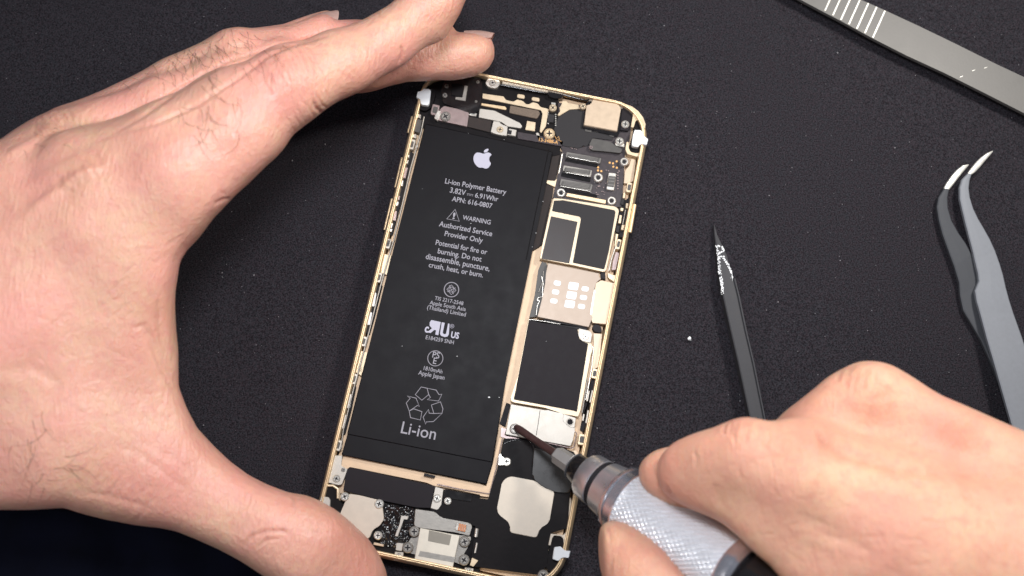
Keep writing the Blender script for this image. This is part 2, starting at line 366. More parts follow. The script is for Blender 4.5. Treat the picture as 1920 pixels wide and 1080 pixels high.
prism('screen_clip', B, [(1555, 762), (1636, 770), (1650, 790), (1654, 832), (1725, 878), (1705, 955), (1625, 942), (1598, 982), (1535, 974), (1516, 958), (1532, 830)], .72, .5, M['white'], phone, 1.5, .02)
pr('flex_connector', B, [(1015, 868), (1260, 920), (1300, 965), (1400, 1010), (1375, 1062), (1250, 1045), (1000, 1022), (975, 960)], .58, 'chip', .44, 3)
screw(B, 1000, 985, 26, .585, 'mauve')
pr('coax_plug', B, [(445, 295), (510, 262), (600, 275), (650, 310), (640, 360), (560, 370), (470, 345)], .60, 'gloss', .44, 3)
# --- board connectors
def connector(pts, line=None, ring='pin'):
    o = pr('board_connector', C_, pts, .56, ring, .46, 2.5, .012)
    c = np.mean(pts, 0); q = [tuple(c+(np.array(p)-c)*np.array((.90, .62))) for p in pts]
    prism('connector_core', C_, q, .572, .53, M['chip'], o, 1.2, .006)
    a, b, c2, d = [np.array(p, float) for p in q]
    pins = []
    n = 1
    for k in range(n):
        t = .06; u = .94
        for s0, s1 in ((.14, .26), (.44, .54), (.76, .88)):
            f = lambda t_, s_: tuple((a*(1-t_)+b*t_)*(1-s_)+(d*(1-t_)+c2*t_)*s_)
            pins.append([f(t, s0), f(u, s0), f(u, s1), f(t, s1)])
    prisms('contact_row', C_, pins, .575, .56, M['pin'], o, 0, 0)
    if line: tube('connector_rail', C_, line, .575, .012, M['silver'], o)
connector([(655, 112), (1185, 210), (1165, 300), (640, 200)], [(690, 195), (1120, 275)])
connector([(612, 315), (1045, 392), (1025, 500), (598, 400)], [(640, 425), (985, 485)], 'greymetal')
connector([(570, 515), (1055, 605), (1030, 715), (550, 620)], [(570, 632), (950, 700), (1030, 722)])
connector([(1290, 425), (1405, 440), (1370, 700), (1255, 680)], None, 'silver')
prisms('dark_strip', C_, [[(590, 420), (1020, 505), (1010, 570), (575, 480)], [(560, 660), (1120, 760), (1115, 800), (555, 700)], [(640, 220), (1130, 310), (1120, 345), (635, 255)]], .50, .46, M['gloss'], phone, 1)
prisms('gold_dot', C_, [[(x-15, y-15), (x+15, y-15), (x+15, y+15), (x-15, y+15)] for x, y in ((1305, 280), (1355, 290), (1410, 260), (1360, 340), (1412, 355), (1132, 350), (1130, 396), (1180, 407))], .48, .46, M['orange'], phone, 1.6, .002)
rr = random.Random(5)
prisms('tiny_component', C_, [[(x, y), (x+w, y+w*.2), (x+w-4, y+h), (x-4, y+h-w*.2)] for x, y, w, h in [(rr.uniform(1070, 1260), rr.uniform(560, 760), rr.choice((14, 22, 30)), rr.choice((12, 18))) for _ in range(16)]+[(rr.uniform(670, 950), rr.uniform(20, 90), rr.choice((16, 28)), 14) for _ in range(8)]+[(rr.uniform(1200, 1460), rr.uniform(380, 420), 18, 16) for _ in range(4)]+[(1420, 420+40*k, 20, 18) for k in range(7)]], .50, .46, M['mauve'], phone, .4, .003)
for (x, y, r) in ((1135, 500, 74), (1525, 262, 68), (575, 728, 70), (1335, 848, 70)): screw(C_, x, y, r, .61, 'silver', True)
pr('gold_bar', C_, [(668, 732), (1252, 838), (1245, 898), (650, 782)], .55, 'gold', .4, 1)
tube('board_edge', C_, [(592, 145), (570, 290), (540, 440)], .50, .022, M['silver'], phone)
pr('metal_tab', C_, [(362, 540), (488, 562), (500, 520), (526, 524), (505, 640), (480, 640), (360, 592)], .47, 'cream', .35, 1)
pr('foam_block', None, [(1028, 279), (1054, 284), (1044, 330), (1040, 345), (1027, 340), (1024, 344), (1038, 352), (1036, 366), (1017, 458), (997, 471), (985, 470), (1010, 360)], .44, 'brown', .32, .8)
pr('side_ledge', C_, [(1625, 215), (1700, 235), (1680, 400), (1655, 560), (1560, 590), (1515, 590), (1535, 400), (1600, 330)], .52, 'peach', .33, 1.5)
# --- shields
M['shield'] = mat('gold shield edge', (0.66, 0.54, 0.38), 0.42, 0.4)
def shield(outer, sheets, z=.56):
    o = prism('shield_frame', None, outer, z, .4, M['shield'], phone, 2, .012)
    for pts, mt in sheets: prism('shield_sheet', None, pts, z+.012, z-.03, M[mt], o, 1.2, .004)
d = lambda pts: px(D_, pts); e = lambda pts: px(E_, pts); g = lambda pts: px(G_, pts); f = lambda pts: px(F_, pts)
shield(d([(600, 85), (735, 100), (1500, 212), (1548, 262), (1410, 900)])+e([(1358, 215), (1330, 230), (860, 125), (820, 120), (400, 40)])+d([(440, 760), (545, 300)]),
       [(d([(608, 125), (740, 118), (1480, 262), (1498, 290), (1400, 860)])+e([(1338, 185), (1320, 190), (885, 98)])+d([(880, 1020), (998, 385), (975, 355), (578, 275)]), 'sheet'),
        (d([(565, 350), (948, 430), (828, 1032), (425, 962)]), 'brownsheet')])
shield(f([(610, 50), (1240, 175), (1330, 190), (1430, 420), (1400, 520)])+g([(1410, 250), (1380, 350), (1190, 310), (960, 232), (540, 160), (520, 120)])+f([(480, 780)]),
       [(f([(618, 68), (1238, 185), (1250, 290), (1290, 335), (1370, 365)])+g([(1362, 285), (1320, 270), (560, 128)])+f([(450, 960)]), 'sheet2')])
tube('shield_rail', F_, [(1420, 400), (1440, 430), (1410, 700), (1340, 1080)], .575, .02, M['silver'], phone)
tube('shield_rail', F_, [(1360, 800), (1320, 1080), (1290, 1240)], .575, .018, M['greymetal'], phone)
# --- SIM tray
tray = pr('sim_tray', E_, [(520, 100), (1262, 250), (1250, 300), (1292, 330), (1215, 385), (1192, 480), (1132, 850), (1165, 880), (1112, 1030), (365, 880), (440, 600), (480, 400), (492, 250)], .62, 'tan', .4, 1.5, .02)
def pads(lst, w, h):
    out = []
    for x, y in lst:
        out.append([(x-w+.18*h, y-h-.1*w), (x+w+.18*h, y-h+.2*w), (x+w-.18*h, y+h+.1*w), (x-w-.18*h, y+h-.2*w)])
    return out
prisms('tray_slot', E_, pads([(655, 392), (630, 520), (605, 650), (1058, 475), (1033, 600), (1005, 730)], 52, 38), .6235, .6, M['white'], tray, 4, .002)
prisms('tray_window', E_, pads([(888, 435), (862, 568), (835, 695)], 72, 58), .6235, .6, M['white'], tray, 3, .002)
pr('cream_block', E_, [(1292, 352), (1482, 392), (1365, 988), (1162, 965), (1132, 850), (1200, 480), (1215, 392)], .60, 'peach', .4, 1, .015)
pr('tray_slit', E_, [(1188, 488), (1206, 490), (1152, 842), (1130, 842)], .627, 'silver', .6, .5, .002)
pr('contact_strip', E_, [(432, 78), (510, 108), (455, 600), (370, 870), (248, 892), (330, 560), (380, 200)], .50, 'chip', .35, 1)
tube('contact_spring', E_, [(430, 300), (450, 400), (440, 520), (445, 590), (380, 600), (360, 640), (400, 650), (365, 720), (350, 850)], .53, .018, M['silver'], phone)
tube('contact_spring', E_, [(455, 220), (440, 380), (385, 520)], .53, .014, M['greymetal'], phone)
pr('gap_strip', E_, [(410, 965), (470, 915), (1000, 1010), (1090, 1040), (1085, 1075), (960, 1060), (250, 930), (250, 900)], .58, 'hole', .4, .6)
tube('shield_rail', E_, [(250, 915), (460, 945), (700, 985)], .585, .012, M['silver'], phone)
pr('metal_tab', F_, [(1250, 172), (1385, 205), (1418, 240), (1402, 360), (1290, 332), (1246, 270)], .60, 'plate', .5, 1.5); screw(F_, 1340, 275, 40, .615)
pr('round_button', F_, [(1425, 130), (1500, 118), (1545, 180), (1540, 225), (1480, 228), (1425, 190)], .56, 'hole', .35, 5)
pr('side_ledge', F_, [(1432, 232), (1550, 240), (1500, 650), (1470, 680), (1405, 690), (1440, 420)], .50, 'peach', .33, 2)
# --- silver plate with the screw being turned
pl = pr('connector_cover', G_, [(525, 185), (960, 266), (985, 262), (1130, 296), (1190, 300), (1205, 328), (1352, 360), (1335, 470), (1332, 530), (1310, 640), (1282, 722), (455, 570)], .62, 'plate', .45, 1.2, .02)
prism('cover_tab', G_, [(1190, 308), (1350, 362), (1332, 488), (1270, 478), (1215, 430), (1183, 400)], .635, .6, M['plate'], pl, 2, .01)
tube('cover_seam', G_, [(895, 268), (870, 440), (846, 585)], .6205, .007, M['hole'], pl)
screw(G_, 1275, 412, 50, .65, 'plate', True, .72)
screw(G_, 578, 500, 66, .66, 'greymetal')
pr('gap_strip', G_, [(468, 168), (522, 192), (458, 475), (382, 432)], .40, 'hole', .32, .6)
tube('cover_rail', G_, [(1330, 530), (1360, 560), (1320, 730), (1290, 745), (1000, 680)], .58, .016, M['mauve'], phone)
pr('lower_ledge', G_, [(400, 480), (470, 500), (440, 580), (520, 600), (740, 640), (1230, 730), (1240, 745), (520, 640), (395, 600)], .50, 'mauve', .4, 1)
# --- battery
bat = pr('battery', None, [(797, 231), (1037, 284), (1021, 360), (985, 535), (948, 715), (924, 868), (650, 815), (737, 470)], .60, 'battery', .34, 3, .05)
prism('battery_flap', None, [(652, 812), (925, 864), (912, 908), (640, 853)], .575, .34, M['battery'], bat, 2, .05)
prism('battery_notch', I_, [(970, 212), (1062, 234), (1054, 254), (965, 234)], .56, .34, M['hole'], bat, .5)
tube('battery_seam', A, [(1735, 960), (1705, 1100), (1688, 1180), (1480, 2200)], .60, .012, M['black'], bat)
T5 = (780, 260, 3.857); T6 = (740, 520, 3.375); ZB = .603
def text_mesh(body, reg, a, b, bold=0.0, ys=1.0, z=ZB):
    cu = bpy.data.curves.new('t', 'FONT'); cu.body = body; cu.size = 1; cu.offset = bold; cu.resolution_u = 3
    ob = bpy.data.objects.new('t', cu); COL.objects.link(ob); me = bpy.data.meshes.new_from_object(ob)
    bpy.data.objects.remove(ob); bpy.data.curves.remove(cu)
    xs = [v.co.x for v in me.vertices]; x0, x1 = min(xs), max(xs)
    (ax, ay), (bx, by) = px(reg, [a, b]); p0 = P(ax, ay, z); p1 = P(bx, by, z); u = p1-p0; s = u.length/(x1-x0); u.normalize(); v = Vector((-u.y, u.x, 0))
    for k in me.vertices:
        q = p0+u*((k.co.x-x0)*s)+v*(k.co.y*s*ys); k.co = (q.x, q.y, z)
    return me
TX = [("Li-ion Polymer Battery", (208, 322), (650, 404)), ("3.82V", (243, 388), (356, 410)), ("6.91Whr", (425, 424), (592, 454)),
      ("APN: 616-0807", (258, 450), (548, 504)), ("WARNING", (335, 583), (537, 621)), ("Authorized Service", (165, 632), (548, 706)),
      ("Provider Only", (205, 702), (480, 754)), ("Potential for fire or", (140, 766), (512, 838)), ("burning. Do not", (155, 828), (472, 890)),
      ("disassemble, puncture,", (68, 868), (530, 958)), ("crush, heat, or burn.", (90, 928), (482, 1004))]
ms = [text_mesh(t, T5, a, b, .012, 1.12) for t, a, b in TX]
ms.append(text_mesh("!", T5, (262, 578), (279, 581), .02, .62))
TX6 = [("TIS 2217-2548", (252, 141), (432, 177)), ("Apple South Asia", (220, 170), (448, 214)), ("(Thailand) Limited", (204, 200), (448, 248)),
       ("E184259 SNH", (195, 390), (372, 424)), ("PS", (237, 506), (281, 514)), ("E", (241, 545), (262, 549)), ("1810mAh", (182, 585), (300, 609)), ("Apple Japan", (148, 614), (313, 648))]
ms += [text_mesh(t, T6, a, b, .008, 1.1) for t, a, b in TX6]
ms.append(text_mesh("Li-ion", T6, (37, 984), (255, 1028), .004, 1.05))
def stroke(reg, pts, w, z=ZB, cyclic=True):
    pa = [P(x, y, z) for x, y in px(reg, pts)]
    return curve_mesh([pa], w, zflat=.08, res=0, cyclic=cyclic)
def circ(reg, x, y, r, w): return stroke(reg, [(x+r*math.cos(i*math.pi/16), y+r*math.sin(i*math.pi/16)) for i in range(32)], w)
ms += [stroke(T5, [(283, 512), (313, 597), (222, 580)], .016)]
ms += [stroke(T5, [(368, 397), (414, 406)], .009, cyclic=False)]+[stroke(T5, [(368+k*17, 406+k*3.3), (379+k*17, 408+k*3.3)], .009, cyclic=False) for k in range(3)]
ms += [circ(T6, 359, 78, 46, .016), circ(T6, 257, 513, 48, .013)]
ms += [stroke(T6, [(359, 48), (388, 82), (358, 110), (330, 76)], .013), stroke(T6, [(345, 50), (372, 106)], .010, cyclic=False), stroke(T6, [(386, 66), (333, 92)], .010, cyclic=False), circ(T6, 359, 78, 16, .010)]
rc = [[(130, 742), (168, 694), (205, 702), (215, 742), (172, 778)], [(205, 702), (262, 714), (280, 742), (298, 740), (278, 783), (206, 774), (226, 760), (215, 742)],
      [(78, 750), (135, 765), (157, 818), (146, 810), (92, 846), (73, 795), (98, 765)], [(92, 846), (120, 832), (172, 850), (163, 903), (100, 888)],
      [(232, 808), (290, 788), (305, 832), (300, 860), (248, 862)], [(300, 860), (245, 913), (200, 915), (196, 930), (180, 884), (214, 836), (218, 860), (248, 862)]]
ms += [stroke(T6, q, .013) for q in rc]
for k, m_ in enumerate(ms[:20]): link_mesh('printed_text', m_, M['print'], bat)
for q in (ms[20:21], ms[21:26], ms[26:27], ms[27:28], ms[28:32], ms[32:]): link_mesh('printed_symbol', merge(q), M['print'], bat)
# bold marks: fruit emblem and recognition mark
def emblem():
    body = [(450, 100), (470, 103), (485, 110), (500, 106), (520, 98), (538, 105), (548, 116), (534, 128), (528, 145), (532, 165), (543, 178), (534, 198), (520, 213), (506, 217), (492, 213), (476, 208), (462, 210), (448, 205), (430, 188), (418, 165), (414, 140), (422, 115), (436, 102)]
    leaf = [(489, 100), (493, 84), (508, 74), (526, 72), (522, 88), (508, 100)]
    return prisms('printed_emblem', T5, [body, leaf], ZB+.001, ZB-.004, M['printw'], bat, 3, 0)
emblem()
bm = bmesh.new()
ru = [[(222, 285), (232, 270), (292, 283), (276, 366), (257, 362), (262, 335), (250, 333), (228, 352), (206, 348), (236, 322), (221, 306)],
      [(298, 284), (317, 288), (304, 350), (309, 358), (320, 360), (326, 354), (338, 292), (347, 294), (343, 360), (334, 374), (318, 378), (294, 370), (287, 358)]]
for q in ru: prism_bm(bm, px(T6, q), ZB+.001, ZB-.004, 0)
me = bpy.data.meshes.new('ru'); bm.to_mesh(me); bm.free()
m2 = [me, text_mesh("c", T6, (187, 344), (211, 349), .03, 1.3), text_mesh("US", T6, (354, 380), (404, 389), .03, 1.25), circ(T6, 363, 309, 12, .006), text_mesh("R", T6, (357, 314), (368, 316), 0, .8)]
link_mesh('printed_mark', merge(m2), M['printw'], bat)
t = text_mesh("13-3488-A", B, (340, 908), (580, 946), .01, 1.1, .503); link_mesh('printed_text', t, M['orange'], phone)
tube('printed_squiggle', B, [(545, 850), (560, 880), (590, 850), (600, 890), (560, 890), (625, 912)], .50, .010, M['orange'], phone)
bm = bmesh.new()
for (x, y, r) in ((917, 745, .030), (857, 668, .016), (754, 649, .010), (792, 354, .007), (883, 419, .012), (878, 250, .010), (945, 262, .009), (1018, 378, .012), (1005, 437, .014), (998, 463, .012), (936, 745, .014), (1024, 640, .008)):
    bmesh.ops.create_icosphere(bm, subdivisions=1, radius=r, matrix=Matrix.Translation(P(x, y, .61))@Matrix.Rotation(x, 4, 'X')@Matrix.Diagonal((1.2, .8, .6, 1)))
me = bpy.data.meshes.new('d'); bm.to_mesh(me); bm.free(); tag(link_mesh('dust', me, M['white'], bat), kind='stuff')
# --- speaker end
M['shade_patch'] = mat('dark shiny shade patch', (0.030, 0.029, 0.029), 0.28, spec=.5)
spk = pr('speaker_module', None, [(944, 822), (1000, 822), (1078, 848), (1085, 880), (1068, 930), (1065, 990), (1030, 1000), (1026, 1060), (1010, 1078), (880, 1062), (893, 985), (800, 968), (822, 922), (916, 938), (932, 880)], .53, 'black', .35, 3, .02)
prism('speaker_plate', H_, [(470, 160), (720, 208), (790, 270), (885, 300), (835, 580), (800, 612), (745, 640), (720, 730), (470, 680), (475, 600), (430, 560), (375, 520), (350, 470), (375, 350), (400, 210)], .56, .5, M['beige'], spk, 6, .012)
prism('driver_shade_patch', None, [(1000, 838), (998, 895), (1014, 910), (1040, 922), (1066, 926), (1074, 905), (1070, 888), (1052, 866), (1040, 852)], .60, .5, M['shade_patch'], spk, 6, .03)  # glossy dark patch standing in for shade and reflection below the driver
tube('speaker_seam', G_, [(440, 690), (500, 660), (600, 640), (760, 650), (820, 740), (800, 900), (790, 1000)], .53, .012, M['gloss'], spk)
pr('metal_tab', G_, [(378, 820), (402, 812), (408, 850), (440, 855), (440, 960), (365, 960)], .585, 'silver', .5, .6); screw(G_, 472, 915, 54, .585)
pr('gold_ledge', H_, [(1000, 400), (1032, 350), (1040, 400), (1010, 560), (970, 545), (980, 470)], .50, 'beige', .35, 2)
pr('gold_loop', H_, [(848, 690), (965, 705), (985, 680), (1000, 700), (985, 800), (968, 800), (965, 735), (940, 712), (880, 705), (862, 725), (846, 800), (826, 795)], .60, 'beige', .35, 1)
pr('corner_well', H_, [(868, 715), (940, 720), (965, 740), (965, 810), (990, 850), (950, 980), (900, 1060), (840, 1050), (800, 1000), (840, 810)], .53, 'black', .35, 3)
prism('screen_clip', H_, [(882, 815), (940, 808), (980, 850), (1030, 848), (1015, 915), (948, 908), (920, 942), (865, 925)], .72, .5, M['white'], phone, 2, .02)
screw(H_, 780, 1078, 52, .56, 'greymetal')
pr('tray_edge', None, px(I_, [(285, 62), (1430, 300)])+[(912, 912), (924, 870), (938, 812), (948, 820), (934, 880), (922, 933), (900, 930)]+px(I_, [(1440, 392), (1110, 325), (1060, 322), (990, 292), (342, 160), (318, 178), (268, 150)]), .46, 'gold_floor', .33, .8)
tube('tray_rail', None, [(943, 818), (930, 880), (918, 926), (862, 917), (820, 908)], .485, .016, M['mauve'], phone)
# --- bottom left
pr('bottom_bracket', I_, [(205, 62), (278, 62), (268, 150), (322, 178), (296, 250), (272, 308), (242, 312), (150, 290), (155, 240), (190, 190)], .55, 'plate', .35, 1.5)
screw(I_, 228, 258, 32, .57); screw(I_, 285, 185, 17, .57, 'greymetal')
tape = pr('black_tape', I_, [(340, 160), (1062, 320), (1020, 508), (900, 500), (640, 448), (285, 360), (315, 190)], .54, 'sheet2', .4, 2)
pr('dark_base', I_, [(260, 380), (640, 440), (880, 500), (1130, 350), (1440, 400), (1440, 1060), (1300, 1060), (600, 915), (270, 640)], .40, 'black', .33, 1)
pr('dark_block', I_, [(1145, 345), (1378, 392), (1368, 455), (1130, 420)], .56, 'gloss', .4, 2)
pr('corner_well', I_, [(120, 330), (190, 322), (225, 350), (228, 420), (290, 480), (280, 570), (170, 520), (90, 420)], .54, 'black', .35, 2)
tube('gold_loop', I_, [(140, 318), (200, 318), (240, 345), (240, 425)], .58, .035, M['cream'], phone)
prism('screen_clip', I_, [(100, 408), (160, 415), (175, 440), (172, 500), (78, 470)], .66, .5, M['plate'], phone, 1.5, .02)
pr('beige_plate', I_, [(335, 385), (420, 398), (610, 445), (620, 530), (630, 600), (592, 655), (535, 690), (505, 760), (380, 800), (240, 600), (296, 470)], .57, 'beige', .4, 3)
for (x, y, r) in ((297, 410, 36), (588, 472, 38), (578, 738, 34), (1077, 425, 32), (1168, 447, 30)): screw(I_, x, y, r, .60)
pr('vertical_bracket', I_, [(1062, 325), (1132, 345), (1112, 480), (1082, 522), (1022, 508), (1050, 400)], .56, 'plate', .4, 2)
bm = bmesh.new(); g = []
for j in range(44):
    row = []
    for i in range(34):
        q, = px(I_, [(648+i*7.6-j*1.2, 462+j*8.2+i*1.5)]); p = P(q[0], q[1], .42)
        h_ = noise.cell(Vector((p.x*5, p.y*5, 0)))*.03+.10*abs(noise.noise(Vector((p.x*6.5, p.y*6.5, 1))))+.05*noise.noise(Vector((p.x*14, p.y*14, 4)))
        row.append(bm.verts.new((p.x, p.y, .43+h_)))
    g.append(row)
for j in range(43):
    for i in range(33): bm.faces.new((g[j][i], g[j+1][i], g[j+1][i+1], g[j][i+1]))
bmesh.ops.recalc_face_normals(bm, faces=bm.faces)
me = bpy.data.meshes.new('b'); bm.to_mesh(me); bm.free(); link_mesh('crinkled_film', me, M['gloss'], phone, True)
pr('motor_plate', I_, [(892, 512), (1062, 540), (1112, 588), (1350, 632), (1375, 655), (1352, 745), (1240, 712), (930, 672), (880, 655)], .58, 'greymetal', .4, 3, .015)
cw = pr('coil_frame', I_, [(1240, 630), (1330, 648), (1318, 705), (1230, 690)], .61, 'silver', .5, 1)
prisms('coil', I_, [[(1262+k*13, 636+k*2.6), (1272+k*13, 638+k*2.6), (1262+k*13, 698+k*2.6), (1252+k*13, 696+k*2.6)] for k in range(5)], .625, .58, M['copper'], cw, .3, .004)
pr('port_cover', I_, [(865, 750), (905, 745), (930, 680), (1265, 735), (1350, 740), (1370, 760), (1330, 850), (1300, 900), (1340, 960), (1290, 990), (1220, 960), (900, 900), (820, 880), (800, 850)], .50, 'greymetal', .38, 3)
M['portcover'] = mat('off white port cover', (0.70, 0.65, 0.55), 0.5, 0.2)
port = pr('charging_port', I_, [(935, 675), (1268, 740), (1210, 1006), (888, 936)], .65, 'portcover', .45, 1, .02)
M['portgrey'] = mat('grey port label', (0.27, 0.25, 0.21), 0.6)
prism('port_label', I_, [(1010, 693), (1200, 735), (1180, 822), (1000, 785)], .653, .6, M['portgrey'], port, .6, .002)
prism('port_band', I_, [(935, 868), (1232, 922), (1222, 968), (918, 912)], .653, .6, M['greymetal'], port, .3, .002)
for (x, y) in ((885, 705), (830, 840), (1310, 790), (1305, 945)): screw(I_, x, y, 44, .60, 'greymetal')
pr('screw_tab', I_, [(722, 875), (795, 880), (785, 955), (712, 945)], .56, 'plate', .4, 1); screw(I_, 755, 915, 28, .58)
pr('screw_tab', I_, [(1312, 1008), (1385, 1018), (1378, 1075), (1305, 1070)], .56, 'plate', .4, 1); screw(I_, 1342, 1040, 28, .58)
pr('metal_tab', I_, [(735, 800), (792, 805), (780, 870), (728, 862)], .57, 'plate', .4, .8)
pr('metal_tab', I_, [(1372, 925), (1425, 950), (1385, 1000), (1355, 990)], .57, 'cream', .4, .8)
pr('thin_bracket', I_, [(775, 570), (838, 576), (826, 604), (796, 600), (745, 748), (722, 742), (762, 640)], .57, 'plate', .4, .6)
pr('orange_bar', I_, [(545, 795), (628, 814), (625, 832), (540, 816)], .52, 'peach', .4, .5)
tube('shiny_contact', I_, [(1415, 680), (1405, 750)], .60, .05, M['silver'], phone)
tube('shiny_contact', I_, [(1415, 800), (1398, 885)], .56, .028, M['silver'], phone)
# --- left edge strip
rail = px(J_, [(395, 80), (370, 200), (290, 480), (205, 850), (160, 1040)])+px(K_, [(515, 100), (430, 400), (340, 760)])+px(L_, [(345, 330), (265, 650), (245, 800)])
tube('side_rail', None, rail, .52, .022, M['greymetal'], phone)
pr('side_recess', J_, [(265, 345), (315, 360), (300, 430), (215, 760), (150, 1000), (105, 1000), (110, 940), (200, 580)], .42, 'hole', .33, 1)
pr('side_recess', K_, [(385, 385), (445, 395), (385, 640), (345, 780), (305, 765), (320, 690)], .42, 'hole', .33, 1)
pr('side_recess', L_, [(310, 305), (365, 310), (330, 480), (280, 680), (220, 700), (240, 600)], .42, 'hole', .33, 1)
prism('volume_flex', J_, [(330, 92), (378, 102), (360, 205), (303, 188)], .56, .35, M['chip'], phone, 1, .01)
for reg, x, y, w, h in ((J_, 298, 292, 46, 80), (K_, 487, 70, 42, 74), (K_, 415, 332, 44, 78), (K_, 297, 830, 44, 78), (L_, 345, 250, 48, 84), (L_, 222, 768, 50, 86), (J_, 115, 1058, 40, 60)):
    clip(reg, x, y, w, h, 3, .56, 'plate')
prisms('shiny_contact', J_, [[(335, 55), (372, 62), (368, 90), (330, 82)], [(305, 215), (335, 212), (332, 248), (310, 240)], [(262, 372), (282, 375), (278, 398), (262, 392)], [(250, 415), (275, 418), (268, 445), (248, 440)], [(215, 570), (235, 575), (228, 620), (208, 615)], [(175, 735), (200, 742), (188, 775), (168, 768)], [(135, 905), (155, 910), (142, 945), (125, 940)], [(122, 945), (150, 952), (140, 975), (120, 968)], [(330, 300), (350, 305), (345, 322), (328, 318)]], .56, .35, M['silver'], phone, .8)
prisms('mauve_contact', J_, [[(245, 470), (270, 475), (250, 560), (228, 550)], [(185, 690), (210, 695), (200, 730), (180, 725)], [(160, 810), (185, 815), (175, 890), (148, 885)]], .50, .35, M['mauve'], phone, 1)
for reg, q in ((K_, [(370, 448), (398, 450), (384, 562), (346, 552)]), (K_, [(330, 602), (366, 604), (350, 706), (312, 698)]), (L_, [(295, 368), (334, 370), (316, 482), (274, 472)]), (L_, [(255, 528), (292, 530), (272, 640), (233, 634)])):
    prism('highlight_pill', reg, q, .50, .35, M['white'], phone, 3, .01)  # white pills put highlights of the side strip into solid colour
for reg, q in ((K_, [(458, 150), (516, 160), (480, 315), (432, 298)]), (K_, [(278, 905), (330, 915), (290, 1075), (238, 1070)]), (L_, [(392, 40), (446, 50), (405, 228), (358, 195)]), (L_, [(195, 850), (255, 855), (250, 940), (190, 930)])):
    prism('gold_pad', reg, q, .45, .33, M['cream'], phone, 1, .01)
# --- right edge strip
pr('side_recess', D_, [(1560, 60), (1640, 120), (1720, 60), (1700, 300), (1630, 640), (1540, 680), (1480, 700), (1510, 450), (1540, 250)], .42, 'hole', .33, 1)
prisms('shiny_contact', D_, [[(1570, 225), (1615, 232), (1605, 278), (1568, 270)], [(1650, 160), (1685, 165), (1672, 240), (1645, 230)], [(1555, 330), (1590, 335), (1575, 455), (1535, 450)], [(1590, 470), (1630, 475), (1612, 550), (1575, 545)], [(1610, 10), (1640, 10), (1635, 90), (1600, 90)], [(1500, 600), (1540, 610), (1500, 790), (1480, 790)]], .55, .35, M['cream'], phone, .8)
prisms('mauve_contact', D_, [[(1590, 90), (1625, 100), (1610, 190), (1570, 180)], [(1510, 480), (1560, 490), (1545, 590), (1500, 580)], [(1560, 590), (1620, 600), (1600, 660), (1550, 650)]], .52, .35, M['sheet'], phone, .8)
tube('side_rail', D_, [(1640, 260), (1610, 420), (1600, 470)], .56, .016, M['greymetal'], phone)
clip(D_, 1540, 755, 66, 150, 0, .58, 'cream'); clip(C_, 1598, 650, 80, 150, -3, .58, 'cream')
pr('long_spring', D_, [(1500, 860), (1555, 880), (1500, 1130), (1440, 1130), (1460, 1000)], .54, 'mauve', .35, 1.5)
tube('shield_rail', D_, [(1500, 790), (1440, 960), (1400, 1140)], .58, .02, M['silver'], phone)
pr('metal_tab', E_, [(1380, 240), (1440, 270), (1500, 280), (1480, 380), (1440, 345), (1390, 310)], .56, 'cream', .35, 1)
pr('side_recess', E_, [(1280, 230), (1350, 235), (1350, 340), (1290, 325)], .50, 'hole', .35, .8)
clip(F_, 1450, 745, 70, 125, -2, .57, 'cream'); clip(G_, 1425, 635, 90, 140, -3, .57, 'cream')
pr('side_recess', F_, [(1410, 820), (1470, 830), (1440, 960), (1400, 1080), (1340, 1300), (1290, 1280), (1340, 1000)], .42, 'hole', .33, 1)
pr('side_recess', G_, [(1500, 160), (1560, 30), (1530, 180), (1490, 260), (1480, 430), (1440, 540), (1400, 510), (1440, 330)], .42, 'hole', .33, 1)
for q in ([(1500, 20), (1525, 20), (1500, 150), (1480, 150)], [(1550, 10), (1568, 12), (1535, 170), (1518, 165)], [(1495, 262), (1516, 265), (1488, 430), (1468, 425)], [(1440, 310), (1460, 315), (1445, 400), (1425, 395)]):
    prism('thin_contact', G_, q, .55, .35, M['plate'], phone, .6, .006)
pr('lower_ledge', G_, [(1290, 780), (1350, 770), (1390, 830), (1370, 850), (1310, 820)], .52, 'peach', .35, 1.5)
# --- buttons on the outside
for a, b in (((767, 219), (759, 249)), ((748, 296), (735, 352)), ((729, 373), (715, 431))):
    tube('side_button', None, [(a[0]+6, a[1]), (b[0]+6, b[1])], .26, .035, M['gold'], phone)
tube('side_button', None, [(1190, 384), (1181, 436)], .50, .055, M['gold'], phone)
for q in ([(858, 1032), (866, 1034), (866, 1036), (857, 1034)],): pass
# ------------------------------------------------------------------ tools lying on the cloth
M['steel'] = mat('brushed steel', (0.155, 0.150, 0.142), 0.5, 0.35, vary=0.10, nscale=2.5, bump=0.002, bscale=25)
M['steel_hi'] = mat('bright cut steel', (0.85, 0.83, 0.76), 0.35, 0.6)
M['tw'] = mat('grey coated steel', (0.225, 0.238, 0.262), 0.6, 0.15, vary=0.07, nscale=8, bump=0.002, bscale=60)
M['tw2'] = mat('grey coated steel shaded lower arm', (0.06, 0.064, 0.073), 0.65, 0.1, vary=0.08, nscale=8, bump=0.002, bscale=60)  # same coating darkened, shade of the lower arm put into the colour
M['spud'] = mat('charcoal plastic', (0.038, 0.038, 0.043), 0.6, 0.0, vary=0.18, nscale=9, bump=0.004, bscale=35)
M['chrome'] = mat('polished chrome', (0.80, 0.81, 0.86), 0.3, 0.9, vary=0.03)
M['ring'] = mat('silver ring', (0.78, 0.78, 0.84), 0.22, 0.95, vary=0.03)
M['blade'] = mat('dark reddish blade', (0.085, 0.045, 0.042), 0.45, 0.5, vary=0.2)
M['hexbit'] = mat('grey hex bit', (0.34, 0.33, 0.32), 0.5, 0.5)
Q = (1460, 0, 4.174)
tw = thing('flat_tweezers', P(1700, 60, 0), 'steel grooved tweezers lying in the upper corner away from the phone', 'tweezers')
